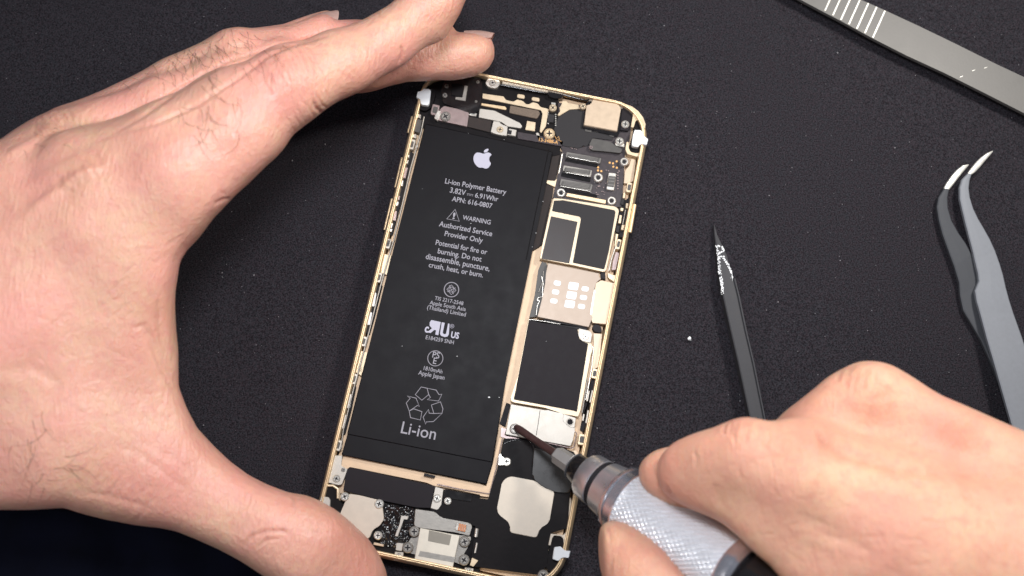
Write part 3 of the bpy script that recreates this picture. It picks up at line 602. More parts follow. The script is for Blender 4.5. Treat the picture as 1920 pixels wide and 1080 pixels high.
prism('arm', Q, [(-300, -260), (180, 2), (360, 98), (480, 160), (740, 302), (1000, 434), (1300, 572), (1600, 722), (1920, 885), (2300, 1080), (2300, 790), (1920, 603), (1700, 500), (1400, 350), (1100, 205), (830, 80), (650, 0), (200, -260)], .42, .30, M['steel'], tw, 0, .02)
prism('arm', Q, [(-240, -210), (240, 28), (780, 310), (1500, 640), (2300, 1040), (2300, 820), (1400, 370), (700, 40), (240, -220)], .16, .04, M['steel'], tw, 0, .02)
for i in range(7):
    a = (833-65*i*1.0, 78-29.5*i); b = (738-62.5*i, 296-35*i)
    prism('grip_groove', Q, [(a[0]-6, a[1]+2), (a[0]+6, a[1]+7), (b[0]+5, b[1]+1), (b[0]-7, b[1]-4)], .432, .415, M['steel_hi'], tw, 0, .006)
for (x, y) in ((1430, 600), (1620, 530), (1525, 552)):
    prism('scratch', Q, [(x-12, y+2), (x+11, y-7), (x+12, y-4), (x-10, y+5)], .423, .40, M['steel_hi'], tw, 0, 0)

R_ = (1260, 240, 1.9288)
def blade(name, left, right, ztop, thick, m, parent):
    """long strip between two edge lines, slightly crowned"""
    n = len(left); bm = bmesh.new(); rows = []
    for i in range(n):
        a, = px(R_, [left[i]]); b, = px(R_, [right[i]]); z = ztop[i]
        pa = P(a[0], a[1], z); pb = P(b[0], b[1], z); e = thick/2
        mid = (pa+pb)/2; w = (pb-pa); k = min(.03, w.length*.15); u = w.normalized() if w.length > 1e-6 else Vector((1, 0, 0))
        row = [pa+u*k, mid+Vector((0, 0, .006)), pb-u*k, pb+Vector((0, 0, -.02)), pb+Vector((0, 0, -thick)), pa+Vector((0, 0, -thick)), pa+Vector((0, 0, -.02))]
        rows.append([bm.verts.new(v) for v in row])
    for a, b in zip(rows, rows[1:]):
        m_ = len(a)
        for j in range(m_): bm.faces.new((a[j], a[(j+1) % m_], b[(j+1) % m_], b[j]))
    bm.faces.new(rows[0]); bm.faces.new(list(reversed(rows[-1])))
    bmesh.ops.recalc_face_normals(bm, faces=bm.faces)
    me = bpy.data.meshes.new(name); bm.to_mesh(me); bm.free()
    return link_mesh(name, me, m, parent)
cur = thing('curved_tweezers', P(1850, 520, 0), 'grey coated tweezers with curved bare metal tips beside the larger tool handle', 'tweezers')
cur['label'] = 'grey coated curved tweezers with bare silver tips, near the right edge'
a1l = [(985, 218), (965, 250), (959, 285), (966, 330), (980, 385), (1000, 440), (1022, 500), (1040, 560), (1043, 605), (1055, 660), (1085, 710), (1120, 770), (1160, 860), (1200, 960), (1240, 1080), (1290, 1250)]
a1r = [(1003, 222), (997, 252), (999, 290), (1012, 335), (1036, 378), (1062, 415), (1084, 455), (1102, 500), (1125, 560), (1150, 620), (1175, 690), (1205, 770), (1240, 860), (1280, 960), (1320, 1080), (1370, 1250)]
arm1 = blade('arm', a1l, a1r, [.22]*7+[.20, .18, .17, .17, .18, .2, .22, .24, .26], .12, M['tw2'], cur)
blade('tip', [(1072, 131), (1052, 134), (1030, 152), (1010, 175), (993, 200), (984, 217)], [(1074, 134), (1064, 146), (1048, 165), (1030, 188), (1013, 210), (1003, 222)], [.2, .21, .22, .22, .22, .222], .10, M['steel_hi'], arm1)
a2l = [(1071, 163), (1050, 185), (1041, 215), (1042, 255), (1052, 300), (1064, 350), (1076, 395), (1088, 440), (1098, 485), (1108, 525), (1111, 552), (1097, 588), (1103, 625), (1116, 670), (1140, 760), (1175, 880), (1228, 1065), (1290, 1250)]
a2r = [(1084, 168), (1077, 190), (1074, 218), (1078, 250), (1090, 290), (1108, 328), (1130, 365), (1152, 405), (1170, 445), (1186, 490), (1198, 530), (1208, 575), (1220, 620), (1236, 670), (1268, 760), (1302, 870), (1350, 1050), (1400, 1250)]
arm2 = blade('arm', a2l, a2r, [.36]*9+[.37, .38, .40, .42, .44, .50, .58, .68, .78], .12, M['tw'], cur)
blade('tip', [(1159, 82), (1140, 90), (1118, 106), (1100, 124), (1084, 144), (1071, 162)], [(1161, 85), (1152, 97), (1134, 117), (1115, 140), (1098, 158), (1084, 168)], [.32, .33, .34, .35, .36, .362], .10, M['steel_hi'], arm2)

sp = thing('spudger', P(1390, 620, 0), 'charcoal plastic pry stick with a scuffed whitish point, lying between the phone and tweezers', 'pry tool')
bl = [(151, 350), (153, 385), (158, 420), (163, 470), (172, 540), (185, 610), (212, 730), (240, 850), (285, 1060), (330, 1260)]
brr = [(154, 350), (164, 385), (180, 418), (200, 460), (222, 545), (238, 610), (263, 730), (291, 850), (332, 1055), (375, 1260)]
body = blade('body', bl, brr, [.10, .14, .20, .28, .34, .38, .42, .44, .46, .48], .30, M['spud'], sp)
# side bevel on the right of the stick
blade('side_facet', [(x+1, y) for x, y in brr[4:]], [(x+8, y-2) for x, y in brr[4:]], [.30, .34, .38, .40, .42, .44], .26, M['spud'], sp)
rr = random.Random(21); bm = bmesh.new()
def scuff(line, z, n, w):
    for k in range(n):
        t = rr.random()*(len(line)-1); i = int(t); u = t-i
        x = line[i][0]*(1-u)+line[i+1][0]*u+rr.uniform(-w, w); y = line[i][1]*(1-u)+line[i+1][1]*u
        q, = px(R_, [(x, y)]); zz = np.interp(y, [350, 385, 420, 470, 540, 610], [.10, .14, .20, .28, .34, .38])+.012
        c = P(q[0], q[1], zz); r = rr.uniform(.006, .022); a0 = rr.random()*6; m_ = 5
        bm.faces.new([bm.verts.new((c.x+r*rr.uniform(.5, 1.2)*math.cos(a0+j*6.28/m_), c.y+r*1.5*rr.uniform(.5, 1.2)*math.sin(a0+j*6.28/m_), c.z+rr.uniform(0, .004))) for j in range(m_)])
scuff([(163, 425), (168, 470), (173, 520), (180, 560), (184, 602)], 0, 130, 5)
scuff([(166, 425), (182, 430), (186, 445), (170, 455)], 0, 60, 4)
scuff([(186, 470), (200, 490), (212, 515), (219, 552)], 0, 75, 4)
scuff([(165, 465), (190, 465)], 0, 22, 3)
me = bpy.data.meshes.new('scuff'); bm.to_mesh(me); bm.free(); link_mesh('scuffed_paint', me, M['white'], sp)

bm = bmesh.new(); bmesh.ops.create_icosphere(bm, subdivisions=2, radius=.055)
for v in bm.verts: v.co *= 1+.45*noise.noise(v.co*30); 
for v in bm.verts: v.co = v.co+P(1293, 635, .055)
me = bpy.data.meshes.new('crumb'); bm.to_mesh(me); bm.free()
tag(link_mesh('crumb', me, M['white']), 'tiny white crumb on the black cloth left of the pry stick', 'crumb')

# ------------------------------------------------------------------ screwdriver
A0 = P(966, 800, .72); B0 = P(1440, 1118, 5.1); AX = (B0-A0); LEN = AX.length; AX.normalize()
drv = thing('precision_screwdriver', A0, 'silver precision screwdriver with knurled grip, its tip on the phone screw', 'screwdriver')
ux = AX.orthogonal().normalized(); uy = AX.cross(ux)
def lathe(name, prof, m, parent, seg=64, closed=True, smooth=True, hexa=False, func=None):
    bm = bmesh.new(); Rn = []
    for s, r in prof:
        row = []
        for i in range(seg):
            a = 2*math.pi*i/seg; rr_ = r+(func(s, a) if func else 0)
            row.append(bm.verts.new(A0+AX*s+(ux*math.cos(a)+uy*math.sin(a))*rr_))
        Rn.append(row)
    for a, b in zip(Rn, Rn[1:]):
        for i in range(seg): bm.faces.new((a[i], a[(i+1) % seg], b[(i+1) % seg], b[i]))
    bm.faces.new(list(reversed(Rn[0]))); bm.faces.new(Rn[-1])
    bmesh.ops.recalc_face_normals(bm, faces=bm.faces)
    me = bpy.data.meshes.new(name); bm.to_mesh(me); bm.free()
    o = link_mesh(name, me, m, parent)
    if smooth:
        for p in o.data.polygons: p.use_smooth = len(p.vertices) == 4
        o.data.set_sharp_from_angle(angle=math.radians(30))
    return o
def s_at(pxx, pyy):       # distance along the tool axis of the point seen nearest this pixel
    best = None
    for k in range(2001):
        s = LEN*1.3*k/2000; p = A0+AX*s; u, v, _ = project(np.array([p]))
        e = (u[0]-pxx)**2+(v[0]-pyy)**2
        if best is None or e < best[0]: best = (e, s)
    return best[1]
sb = s_at(1045, 853); sc_ = s_at(1080, 877); s1 = s_at(1098, 890); s2 = s_at(1160, 932); s3 = s_at(1185, 948); s4 = s_at(1368, 1070)
def rp(s, pxr): p = A0+AX*s; return pxr*((CAM-p).dot(cz))/FPX
lathe('bit_shaft', [(0, rp(0, 4)), (.08, rp(0, 6.5)), (.2, rp(0, 7.5)), (.45, rp(0, 7)), (.7, rp(0, 6.5)), (sb-.1, rp(sb, 8)), (sb, rp(sb, 9))], M['blade'], drv, 20)
lathe('hex_bit', [(sb-.05, rp(sb, 13)), (sb, rp(sb, 17)), (sc_+.1, rp(sc_, 19))], M['hexbit'], drv, 6, smooth=False)
lathe('black_ring', [(sc_-.06, rp(sc_, 20)), (sc_-.03, rp(sc_, 25)), (sc_+.02, rp(sc_, 27)), (s1, rp(s1, 32)), (s1+.03, rp(s1, 30))], M['gloss'], drv)
lathe('bright_rim', [(sc_-.085, rp(sc_, 20)), (sc_-.085, rp(sc_, 25)), (sc_-.05, rp(sc_, 27)), (sc_-.04, rp(sc_, 20))], M['chrome'], drv)
dl = s2-s1
lathe('chrome_collar', [(s1, rp(s1, 34)), (s1+.04, rp(s1, 41)), (s1+.10, rp(s1, 44)), (s1+dl*.42, rp(s1, 46)), (s1+dl*.44, rp(s1, 44)), (s1+dl*.56, rp(s1, 45)), (s1+dl*.58, rp(s1, 48)), (s2-.1, rp(s2, 54)), (s2, rp(s2, 56))], M['chrome'], drv)
lathe('collar_groove', [(s1+dl*.43, rp(s1, 44.6)), (s1+dl*.57, rp(s1, 45.8))], M['hole'], drv)
lathe('grip_ring', [(s2-.02, rp(s2, 56)), (s2+.03, rp(s2, 62)), (s2+.10, rp(s2, 63)), (s2+.13, rp(s2, 60)), (s2+.17, rp(s2, 60)), (s2+.2, rp(s2, 64)), (s3-.02, rp(s3, 66)), (s3, rp(s3, 64))], M['ring'], drv)
M['knurl'] = mat('knurled aluminium', (0.80, 0.81, 0.84), 0.35, 0.45, vary=0.02)
n_s = 230; R0 = rp(s3, 64); R1 = rp(s4, 68)
def knurl(s, a):
    n = 38; pitch = 2*math.pi/n; adv = s/(R0*1.0)*1.0
    u = math.cos(n*(a+adv*.75)); v = math.cos(n*(a-adv*.75))
    return -.042*max(0, u)**2-.014*max(0, v)**3
ks = [(s3+(s4-s3)*i/n_s, R0+(R1-R0)*i/n_s) for i in range(n_s+1)]
lathe('knurled_grip', ks, M['knurl'], drv, 460, func=knurl, smooth=False)
lathe('end_ring', [(s4-.01, R1*.98), (s4+.02, R1*1.05), (s4+.10, R1*1.08), (s4+.30, R1*1.08), (s4+.40, R1*1.0), (s4+.40, R1*.8)], M['ring'], drv)
lathe('black_grip', [(s4+.38, R1*.80), (s4+.55, R1*.93), (s4+1.3, R1*.93), (s4+1.5, R1*.85), (s4+3.5, R1*.85)], M['gloss'], drv)
lathe('end_cap', [(s4+3.4, R1*.7), (s4+3.5, R1*.8), (s4+4.1, R1*.8), (s4+4.2, R1*.7)], M['ring'], drv)
# ------------------------------------------------------------------ hands: smooth union of tapered limbs, one continuous surface each
def surface_nets(F, org, h):
    nx, ny, nz = F.shape; sg = F < 0
    c = sg[:-1, :-1, :-1].astype(np.int8)
    for a in (0, 1):
        for b in (0, 1):
            for d in (0, 1):
                if a+b+d: c = c+sg[a:nx-1+a, b:ny-1+b, d:nz-1+d]
    act = (c > 0) & (c < 8); idx = -np.ones(act.shape, np.int64); ii = np.argwhere(act); idx[act] = np.arange(len(ii))
    acc = np.zeros((len(ii), 3)); cnt = np.zeros(len(ii))
    I, J, K = ii.T
    for ax in range(3):
        o = [q for q in range(3) if q != ax]
        for a in (0, 1):
            for b in (0, 1):
                s = [0, 0, 0]; s[o[0]] = a; s[o[1]] = b; e = list(s); e[ax] = 1
                f0 = F[I+s[0], J+s[1], K+s[2]]; f1 = F[I+e[0], J+e[1], K+e[2]]
                m = (f0 < 0) != (f1 < 0); t = np.where(m, f0/np.where(m, f0-f1, 1), 0)
                p = np.array(s, float)[None, :].repeat(len(ii), 0); p[:, ax] += t
                acc += p*m[:, None]; cnt += m
    V = (ii+acc/cnt[:, None])*h+np.array(org)
    faces = []
    for ax in range(3):
        o = [q for q in range(3) if q != ax]
        sl0 = [slice(1, -1)]*3; sl0[ax] = slice(0, -1); sl1 = list(sl0); sl1[ax] = slice(1, None)
        # edges along ax at interior nodes
        A_ = sg[tuple(sl0)]; B_ = sg[tuple(sl1)]
        for flip in (0, 1):
            m = (A_ & ~B_) if flip == 0 else (~A_ & B_)
            e = np.argwhere(m); off = np.ones(3, int); off[ax] = 0; e = e+off
            def ci(da, db):
                q = e.copy(); q[:, o[0]] += da; q[:, o[1]] += db; return idx[q[:, 0], q[:, 1], q[:, 2]]
            quad = np.stack([ci(-1, -1), ci(0, -1), ci(0, 0), ci(-1, 0)], 1)
            if (flip == 1) ^ (ax == 1): quad = quad[:, ::-1]
            faces.append(quad)
    return V, np.concatenate(faces)
def smin(a, b, k):
    h = np.clip(.5+.5*(b-a)/k, 0, 1); return b*(1-h)+a*h-k*h*(1-h)
def poly_sd(pts, x0, y0, st, nx, ny):
    """signed distance (px, negative inside) to polygon on a pixel grid"""
    gx, gy = np.meshgrid(x0+st*np.arange(nx), y0+st*np.arange(ny), indexing='ij'); d = np.full(gx.shape, 1e9); ins = np.zeros(gx.shape, bool)
    n = len(pts)
    for i in range(n):
        ax, ay = pts[i]; bx, by = pts[(i+1) % n]; ex, ey = bx-ax, by-ay
        t = np.clip(((gx-ax)*ex+(gy-ay)*ey)/(ex*ex+ey*ey+1e-9), 0, 1)
        d = np.minimum(d, (gx-ax-t*ex)**2+(gy-ay-t*ey)**2)
        c = ((ay > gy) != (by > gy)) & (gx < ex*(gy-ay)/(ey if abs(ey) > 1e-9 else 1e-9)+ax); ins ^= c
    d = np.sqrt(d); return np.where(ins, -d, d)
def build_hand(name, chains, blends, outline, h, parent, zmin=.02, clipk=.35, material=None, grooves=(), bumps=(), tints=(), box=None, sub=True, jit=1.0):
    (x0, x1), (y0, y1), (z0, z1) = box
    X = np.arange(x0, x1, h); Y = np.arange(y0, y1, h); Z = np.arange(z0, z1, h)
    GX, GY, GZ = np.meshgrid(X, Y, Z, indexing='ij'); GX = GX.astype(np.float32); GY = GY.astype(np.float32); GZ = GZ.astype(np.float32)
    fields = {}
    for cname, (pts, kk, sz) in chains.items():
        f = None
        for (a, b) in zip(pts, pts[1:]):
            pa = np.array(P(a[0], a[1], a[2])); pb = np.array(P(b[0], b[1], b[2])); ra = a[3]*scl(a[2]); rb = b[3]*scl(b[2])
            w = np.array((1, 1, sz)); ba = (pb-pa)*w; L2 = float(ba@ba)
            qx = GX-pa[0]; qy = GY-pa[1]; qz = (GZ-pa[2])*sz
            t = np.clip((qx*ba[0]+qy*ba[1]+qz*ba[2])/L2, 0, 1); ts = t*t*(3-2*t)*.5+t*.5
            g = np.sqrt((qx-t*ba[0])**2+(qy-t*ba[1])**2+(qz-t*ba[2])**2)-(ra+ts*(rb-ra))
            f = g if f is None else smin(f, g, kk)
        fields[cname] = f
    F = None
    for cname, k in blends:
        F = fields[cname] if F is None else smin(F, fields[cname], k(GX, GY, GZ) if callable(k) else k)
    # keep to the traced silhouette, rounded into the volume
    u, v, w = project(np.stack([GX.ravel(), GY.ravel(), GZ.ravel()], 1)); st = 4.0
    ux0, uy0 = min(u.min(), -450), min(v.min(), -300); nxp, nyp = int((u.max()-ux0)/st)+3, int((v.max()-uy0)/st)+3
    SD = poly_sd(outline, ux0, uy0, st, nxp, nyp)
    fu = (u-ux0)/st; fv = (v-uy0)/st; iu = fu.astype(int); iv = fv.astype(int); fu -= iu; fv -= iv
    sd = SD[iu, iv]*(1-fu)*(1-fv)+SD[iu+1, iv]*fu*(1-fv)+SD[iu, iv+1]*(1-fu)*fv+SD[iu+1, iv+1]*fu*fv
    sd = (sd*w/FPX).reshape(F.shape).astype(np.float32)
    F = -smin(-F, -sd, clipk)
    F = np.maximum(F, zmin-GZ)
    for ax in range(3):
        s = [slice(None)]*3; s[ax] = 0; F[tuple(s)] = .1; s[ax] = -1; F[tuple(s)] = .1
    V, Q_ = surface_nets(F, (x0, y0, z0), h)
    me = bpy.data.meshes.new(name); me.from_pydata(V.tolist(), [], Q_.tolist()); me.update()
    ob = bpy.data.objects.new('tmp', me); COL.objects.link(ob)
    sm = ob.modifiers.new('s', 'SMOOTH'); sm.iterations = 3; sm.factor = .5
    if sub: ss = ob.modifiers.new('u', 'SUBSURF'); ss.levels = 1; ss.render_levels = 1
    dg = bpy.context.evaluated_depsgraph_get(); me2 = bpy.data.meshes.new_from_object(ob.evaluated_get(dg)); bpy.data.objects.remove(ob)
    n = len(me2.vertices); co = np.empty(n*3); me2.vertices.foreach_get('co', co); co = co.reshape(-1, 3)
    no = np.empty(n*3); me2.vertices.foreach_get('normal', no); no = no.reshape(-1, 3)
    # orientation check: outward normals
    ctr = co.mean(0)
    if ((co-ctr)*no).sum(1).mean() < 0: me2.flip_normals(); me2.update(); me2.vertices.foreach_get('normal', no.ravel()); no = -no if ((co-ctr)*no).sum(1).mean() < 0 else no
    u, v, w = project(co); view = np.array(CAM)-co; view /= np.linalg.norm(view, axis=1)[:, None]; fac = np.clip((no*view).sum(1)*3, 0, 1)
    disp = np.zeros(n); tint = np.zeros(n)
    def pl_dist(pts):
        d = np.full(n, 1e9); tt = np.zeros(n); tot = 0
        for (ax, ay), (bx, by) in zip(pts, pts[1:]):
            ex, ey = bx-ax, by-ay; t = np.clip(((u-ax)*ex+(v-ay)*ey)/(ex*ex+ey*ey+1e-9), 0, 1); q = np.hypot(u-ax-t*ex, v-ay-t*ey); m = q < d; d = np.where(m, q, d); tt = np.where(m, tot+t, tt); tot += 1
        return d, tt/tot
    for pts, wd, dep in grooves:
        d, t = pl_dist(pts); end = np.clip(np.minimum(t, 1-t)*5, 0, 1) if len(pts) > 1 else 1
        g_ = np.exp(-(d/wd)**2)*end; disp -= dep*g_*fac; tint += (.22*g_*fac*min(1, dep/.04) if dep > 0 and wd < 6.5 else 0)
    for x, y, r, hgt in bumps: disp += hgt*np.exp(-((u-x)**2+(v-y)**2)/r**2)*fac
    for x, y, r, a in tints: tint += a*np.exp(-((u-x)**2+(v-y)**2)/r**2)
    co = co+no*disp[:, None]
    me2.vertices.foreach_set('co', co.ravel())
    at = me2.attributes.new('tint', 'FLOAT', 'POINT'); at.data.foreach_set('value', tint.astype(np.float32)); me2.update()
    o = link_mesh(name, me2, material, parent, False)
    o.data.polygons.foreach_set('use_smooth', np.ones(len(o.data.polygons), bool)); o.data.update()
    return o
def skin_mat(name, base, pink, dark, bump):
    m = bpy.data.materials.new(name); m.use_nodes = True; N, Lk = nodes(m); b = N['Principled BSDF']
    tc = N.new('ShaderNodeTexCoord'); at = N.new('ShaderNodeAttribute'); at.attribute_name = 'tint'
    def nz(s, det=4, ro=.55, dist=0):
        q = N.new('ShaderNodeTexNoise'); q.inputs['Scale'].default_value = s; q.inputs['Detail'].default_value = det; q.inputs['Roughness'].default_value = ro; q.inputs['Distortion'].default_value = dist
        Lk.new(tc.outputs['Object'], q.inputs['Vector']); return q
    def mix(f, a, b2, bt='MIX'):
        q = N.new('ShaderNodeMix'); q.data_type = 'RGBA'; q.blend_type = bt
        for s, x in ((0, f), (6, a), (7, b2)):
            if isinstance(x, (int, float)): q.inputs[s].default_value = x
            elif isinstance(x, tuple): q.inputs[s].default_value = (*x, 1)
            else: Lk.new(x, q.inputs[s])
        return q.outputs[2]
    def ramp(x, lo, hi):
        q = N.new('ShaderNodeMapRange'); q.inputs[1].default_value = lo; q.inputs[2].default_value = hi; Lk.new(x, q.inputs[0]); return q.outputs[0]
    n1 = nz(.55, 4); n2 = nz(4.5, 5, .65); n3 = nz(22, 3, .7)
    c = mix(ramp(n1.outputs['Fac'], .35, .68), base, pink); c = mix(ramp(n2.outputs['Fac'], .45, .75), c, tuple(x*.93 for x in pink))
    q = N.new('ShaderNodeMath'); q.operation = 'MULTIPLY'; q.inputs[1].default_value = .55; Lk.new(ramp(n3.outputs['Fac'], .55, .8), q.inputs[0]); c = mix(q.outputs[0], c, tuple(x*.88 for x in base))
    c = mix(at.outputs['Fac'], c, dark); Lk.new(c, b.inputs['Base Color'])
    b.inputs['Roughness'].default_value = .41; b.inputs['Specular IOR Level'].default_value = .6
    b.inputs['Subsurface Weight'].default_value = .55; b.inputs['Subsurface Radius'].default_value = (1.0, .35, .18); b.inputs['Subsurface Scale'].default_value = .28
    # fine skin relief: cells, stretched creases, pores
    vo = N.new('ShaderNodeTexVoronoi'); vo.feature = 'DISTANCE_TO_EDGE'; vo.inputs['Scale'].default_value = 9.0
    wv = nz(3.0, 3, .6); mp = N.new('ShaderNodeMix'); mp.data_type = 'VECTOR'; mp.inputs[0].default_value = .12; Lk.new(tc.outputs['Object'], mp.inputs[4]); Lk.new(wv.outputs['Color'], mp.inputs[5]); Lk.new(mp.outputs[1], vo.inputs['Vector'])
    vr = ramp(vo.outputs['Distance'], 0, .12)
    mpp = N.new('ShaderNodeMapping'); mpp.inputs['Rotation'].default_value = (0, 0, math.radians(-32)); mpp.inputs['Scale'].default_value = (1.0, .28, 1.0); Lk.new(tc.outputs['Object'], mpp.inputs['Vector'])
    n4 = N.new('ShaderNodeTexNoise'); n4.inputs['Scale'].default_value = 12; n4.inputs['Detail'].default_value = 4; n4.inputs['Distortion'].default_value = .6; Lk.new(mpp.outputs[0], n4.inputs['Vector'])
    n5 = nz(1.3, 4, .6)
    def add(a, b2, wgt):
        q = N.new('ShaderNodeMath'); q.operation = 'MULTIPLY_ADD'; Lk.new(a, q.inputs[0]); q.inputs[1].default_value = wgt
        if b2 is None: q.inputs[2].default_value = 0
        else: Lk.new(b2, q.inputs[2])
        return q.outputs[0]
    hsum = add(vr, None, .12); hsum = add(n4.outputs['Fac'], hsum, 1.0); hsum = add(n5.outputs['Fac'], hsum, 2.4); hsum = add(n3.outputs['Fac'], hsum, .12)
    bp = N.new('ShaderNodeBump'); bp.inputs['Strength'].default_value = 1.0; bp.inputs['Distance'].default_value = bump
    Lk.new(hsum, bp.inputs['Height']); Lk.new(bp.outputs[0], b.inputs['Normal'])
    return m
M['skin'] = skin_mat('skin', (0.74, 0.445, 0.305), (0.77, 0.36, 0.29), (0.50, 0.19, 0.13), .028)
M['skin2'] = skin_mat('warm skin', (0.77, 0.475, 0.31), (0.76, 0.365, 0.265), (0.50, 0.21, 0.14), .022)
M['skin2'].node_tree.nodes['Principled BSDF'].inputs['Roughness'].default_value = .52; M['skin2'].node_tree.nodes['Principled BSDF'].inputs['Specular IOR Level'].default_value = .4
M['nail'] = mat('fingernail', (0.78, 0.55, 0.48), 0.25, spec=.5, vary=.05)
M['nail_edge'] = mat('nail edge', (0.62, 0.44, 0.29), 0.35, vary=.05)
M['hair'] = mat('dark fine hair', (0.10, 0.055, 0.035), 0.6)

# ---- the hand holding the phone
OUT1 = [(-420, 420), (-200, 330), (0, 262), (30, 240), (65, 218), (100, 198), (150, 180), (195, 165), (225, 150), (260, 132), (295, 112), (340, 92), (380, 73), (415, 52), (445, 45), (480, 46), (530, 44), (545, 36), (580, 20), (606, 11), (625, 10), (636, 17), (632, 30), (655, 28), (680, 27), (700, 17), (725, 4), (745, -12), (790, -60), (830, -80), (865, -70), (884, -30), (882, 5), (876, 28), (862, 46), (857, 58), (890, 56), (922, 59), (932, 68), (935, 90), (932, 112), (918, 132), (893, 146), (850, 155), (800, 157), (765, 158), (720, 170), (688, 178), (650, 193), (610, 215), (580, 240), (540, 280), (500, 311), (466, 345), (440, 368), (425, 384), (400, 410), (375, 445), (350, 470), (337, 492), (333, 520), (329, 545), (328, 570), (330, 615), (334, 655), (335, 725), (350, 765), (370, 803), (400, 835), (430, 864), (465, 890), (500, 908), (540, 923), (575, 928), (600, 938), (630, 955), (660, 978), (690, 1008), (710, 1036), (724, 1068), (730, 1110), (715, 1160), (650, 1175), (570, 1140), (500, 1086), (475, 1069), (450, 1052), (410, 1030), (370, 1012), (330, 996), (300, 990), (250, 985), (200, 976), (150, 962), (120, 952), (60, 956), (0, 956), (-200, 960), (-420, 980)]
CH1 = {
 'index': ([(40, 420, 4.3, 130), (170, 360, 4.8, 116), (330, 295, 5.1, 106), (440, 228, 5.1, 98), (545, 165, 5.1, 80), (635, 124, 4.8, 66), (722, 72, 4.4, 57), (802, 12, 4.0, 65), (838, -26, 3.8, 56)], .3, 1.0),
 'palm_edge': ([(450, 280, 4.9, 86), (350, 360, 4.9, 94), (270, 460, 4.5, 104), (255, 580, 4.0, 98)], .5, 1.0),
 'middle': ([(80, 285, 4.0, 90), (180, 250, 4.35, 66), (300, 196, 4.35, 52), (420, 145, 4.2, 46), (520, 116, 3.7, 44), (620, 130, 2.7, 46), (690, 140, 2.05, 44), (790, 110, 1.7, 52), (855, 104, 1.5, 58), (885, 104, 1.42, 56)], .3, 1.0),
 'ring': ([(20, 330, 3.4, 100), (130, 260, 3.7, 72), (230, 205, 3.7, 64), (330, 150, 3.8, 62), (435, 100, 3.8, 60), (520, 84, 3.4, 46), (600, 68, 2.9, 42), (670, 66, 2.4, 40)], .3, 1.0),
 'little': ([(420, 95, 2.8, 40), (530, 60, 2.1, 34), (612, 40, 1.7, 30)], .2, 1.0),
 'back_a': ([(60, 400, 3.6, 190), (-150, 480, 3.2, 200), (-420, 560, 3.0, 210)], .6, 1.0),
 'back_b': ([(180, 470, 4.0, 170), (40, 620, 3.5, 210), (-180, 680, 3.0, 220), (-420, 720, 2.9, 220)], .6, 1.1),
 'thenar': ([(250, 560, 3.6, 110), (235, 680, 3.3, 130), (150, 800, 3.0, 170), (0, 820, 2.7, 180), (-250, 820, 2.6, 180)], .6, 1.1),
 'web': ([(290, 520, 3.7, 60), (285, 640, 3.5, 70), (320, 760, 3.2, 80)], .5, 1.0),
 'thumb': ([(160, 820, 3.0, 150), (300, 880, 2.8, 122), (410, 942, 2.5, 104), (500, 985, 2.6, 92), (570, 1018, 2.45, 96), (632, 1070, 1.75, 92), (690, 1125, 1.0, 84)], .5, 1.0),
}
def index_k(gx, gy, gz):
    uu, vv, _ = project(np.stack([gx.ravel(), gy.ravel(), gz.ravel()], 1))
    line = np.interp(uu, [-400, 0, 170, 260, 340, 420, 500, 570, 640], [500, 360, 270, 222, 165, 118, 92, 76, 62])
    a = 1/(1+np.exp(-np.clip((vv-line-60)/16, -30, 30)))*1/(1+np.exp(-np.clip((540-uu)/25, -30, 30)))
    return (.07+.95*a).reshape(gx.shape).astype(np.float32)
BL1 = [('back_a', .1), ('back_b', 1.4), ('thenar', 1.2), ('web', .8), ('thumb', .7), ('palm_edge', .8), ('ring', .35), ('middle', .12), ('index', index_k), ('little', .05)]
def arcs(cx_, cy_, ang, n, sp, ln, wd, dep, seed, curve=.15):
    r_ = random.Random(seed); out = []
    a = math.radians(ang); ux_, uy_ = math.cos(a), math.sin(a)
    for k in range(n):
        o = (k-(n-1)/2)*sp+r_.uniform(-.2, .2)*sp; l = ln*r_.uniform(.6, 1.1)*(1-.35*abs(2*k/(max(1, n-1))-1)); sh = r_.uniform(-.12, .12)*ln; pts = []
        for j in range(7):
            t = (j/6-.5)*l+sh; bow = curve*l*(1-(2*j/6-1)**2)*(1 if k > n/2 else -1)*abs(2*k/(max(1, n-1))-1)
            pts.append((cx_+ux_*(o+bow)-uy_*t+r_.uniform(-1.6, 1.6), cy_+uy_*(o+bow)+ux_*t+r_.uniform(-1.6, 1.6)))
        out.append((pts, wd*r_.uniform(.8, 1.3), dep*r_.uniform(.5, 1.2)))
    return out
GR1 = []
GR1 += arcs(545, 130, -27, 11, 9, 78, 2.6, .022, 1)               # index middle joint
GR1 += arcs(590, 178, -30, 6, 8, 70, 2.4, .014, 2)
GR1 += arcs(440, 82, -18, 8, 8, 50, 2.4, .018, 3)
GR1 += arcs(485, 130, -25, 8, 9, 30, 2.2, .014, 4)
GR1 += arcs(98, 232, -30, 9, 8, 46, 3.0, .024, 5, .3)
GR1 += arcs(150, 325, -35, 9, 9, 60, 3.2, .026, 6, .3)
GR1 += arcs(470, 1000, 30, 7, 14, 80, 3.0, .020, 7, .3)
GR1 += arcs(560, 215, -30, 8, 12, 90, 2.6, .010, 8, .1)
GR1 += arcs(230, 920, 35, 9, 16, 90, 3.2, .012, 12, .1)
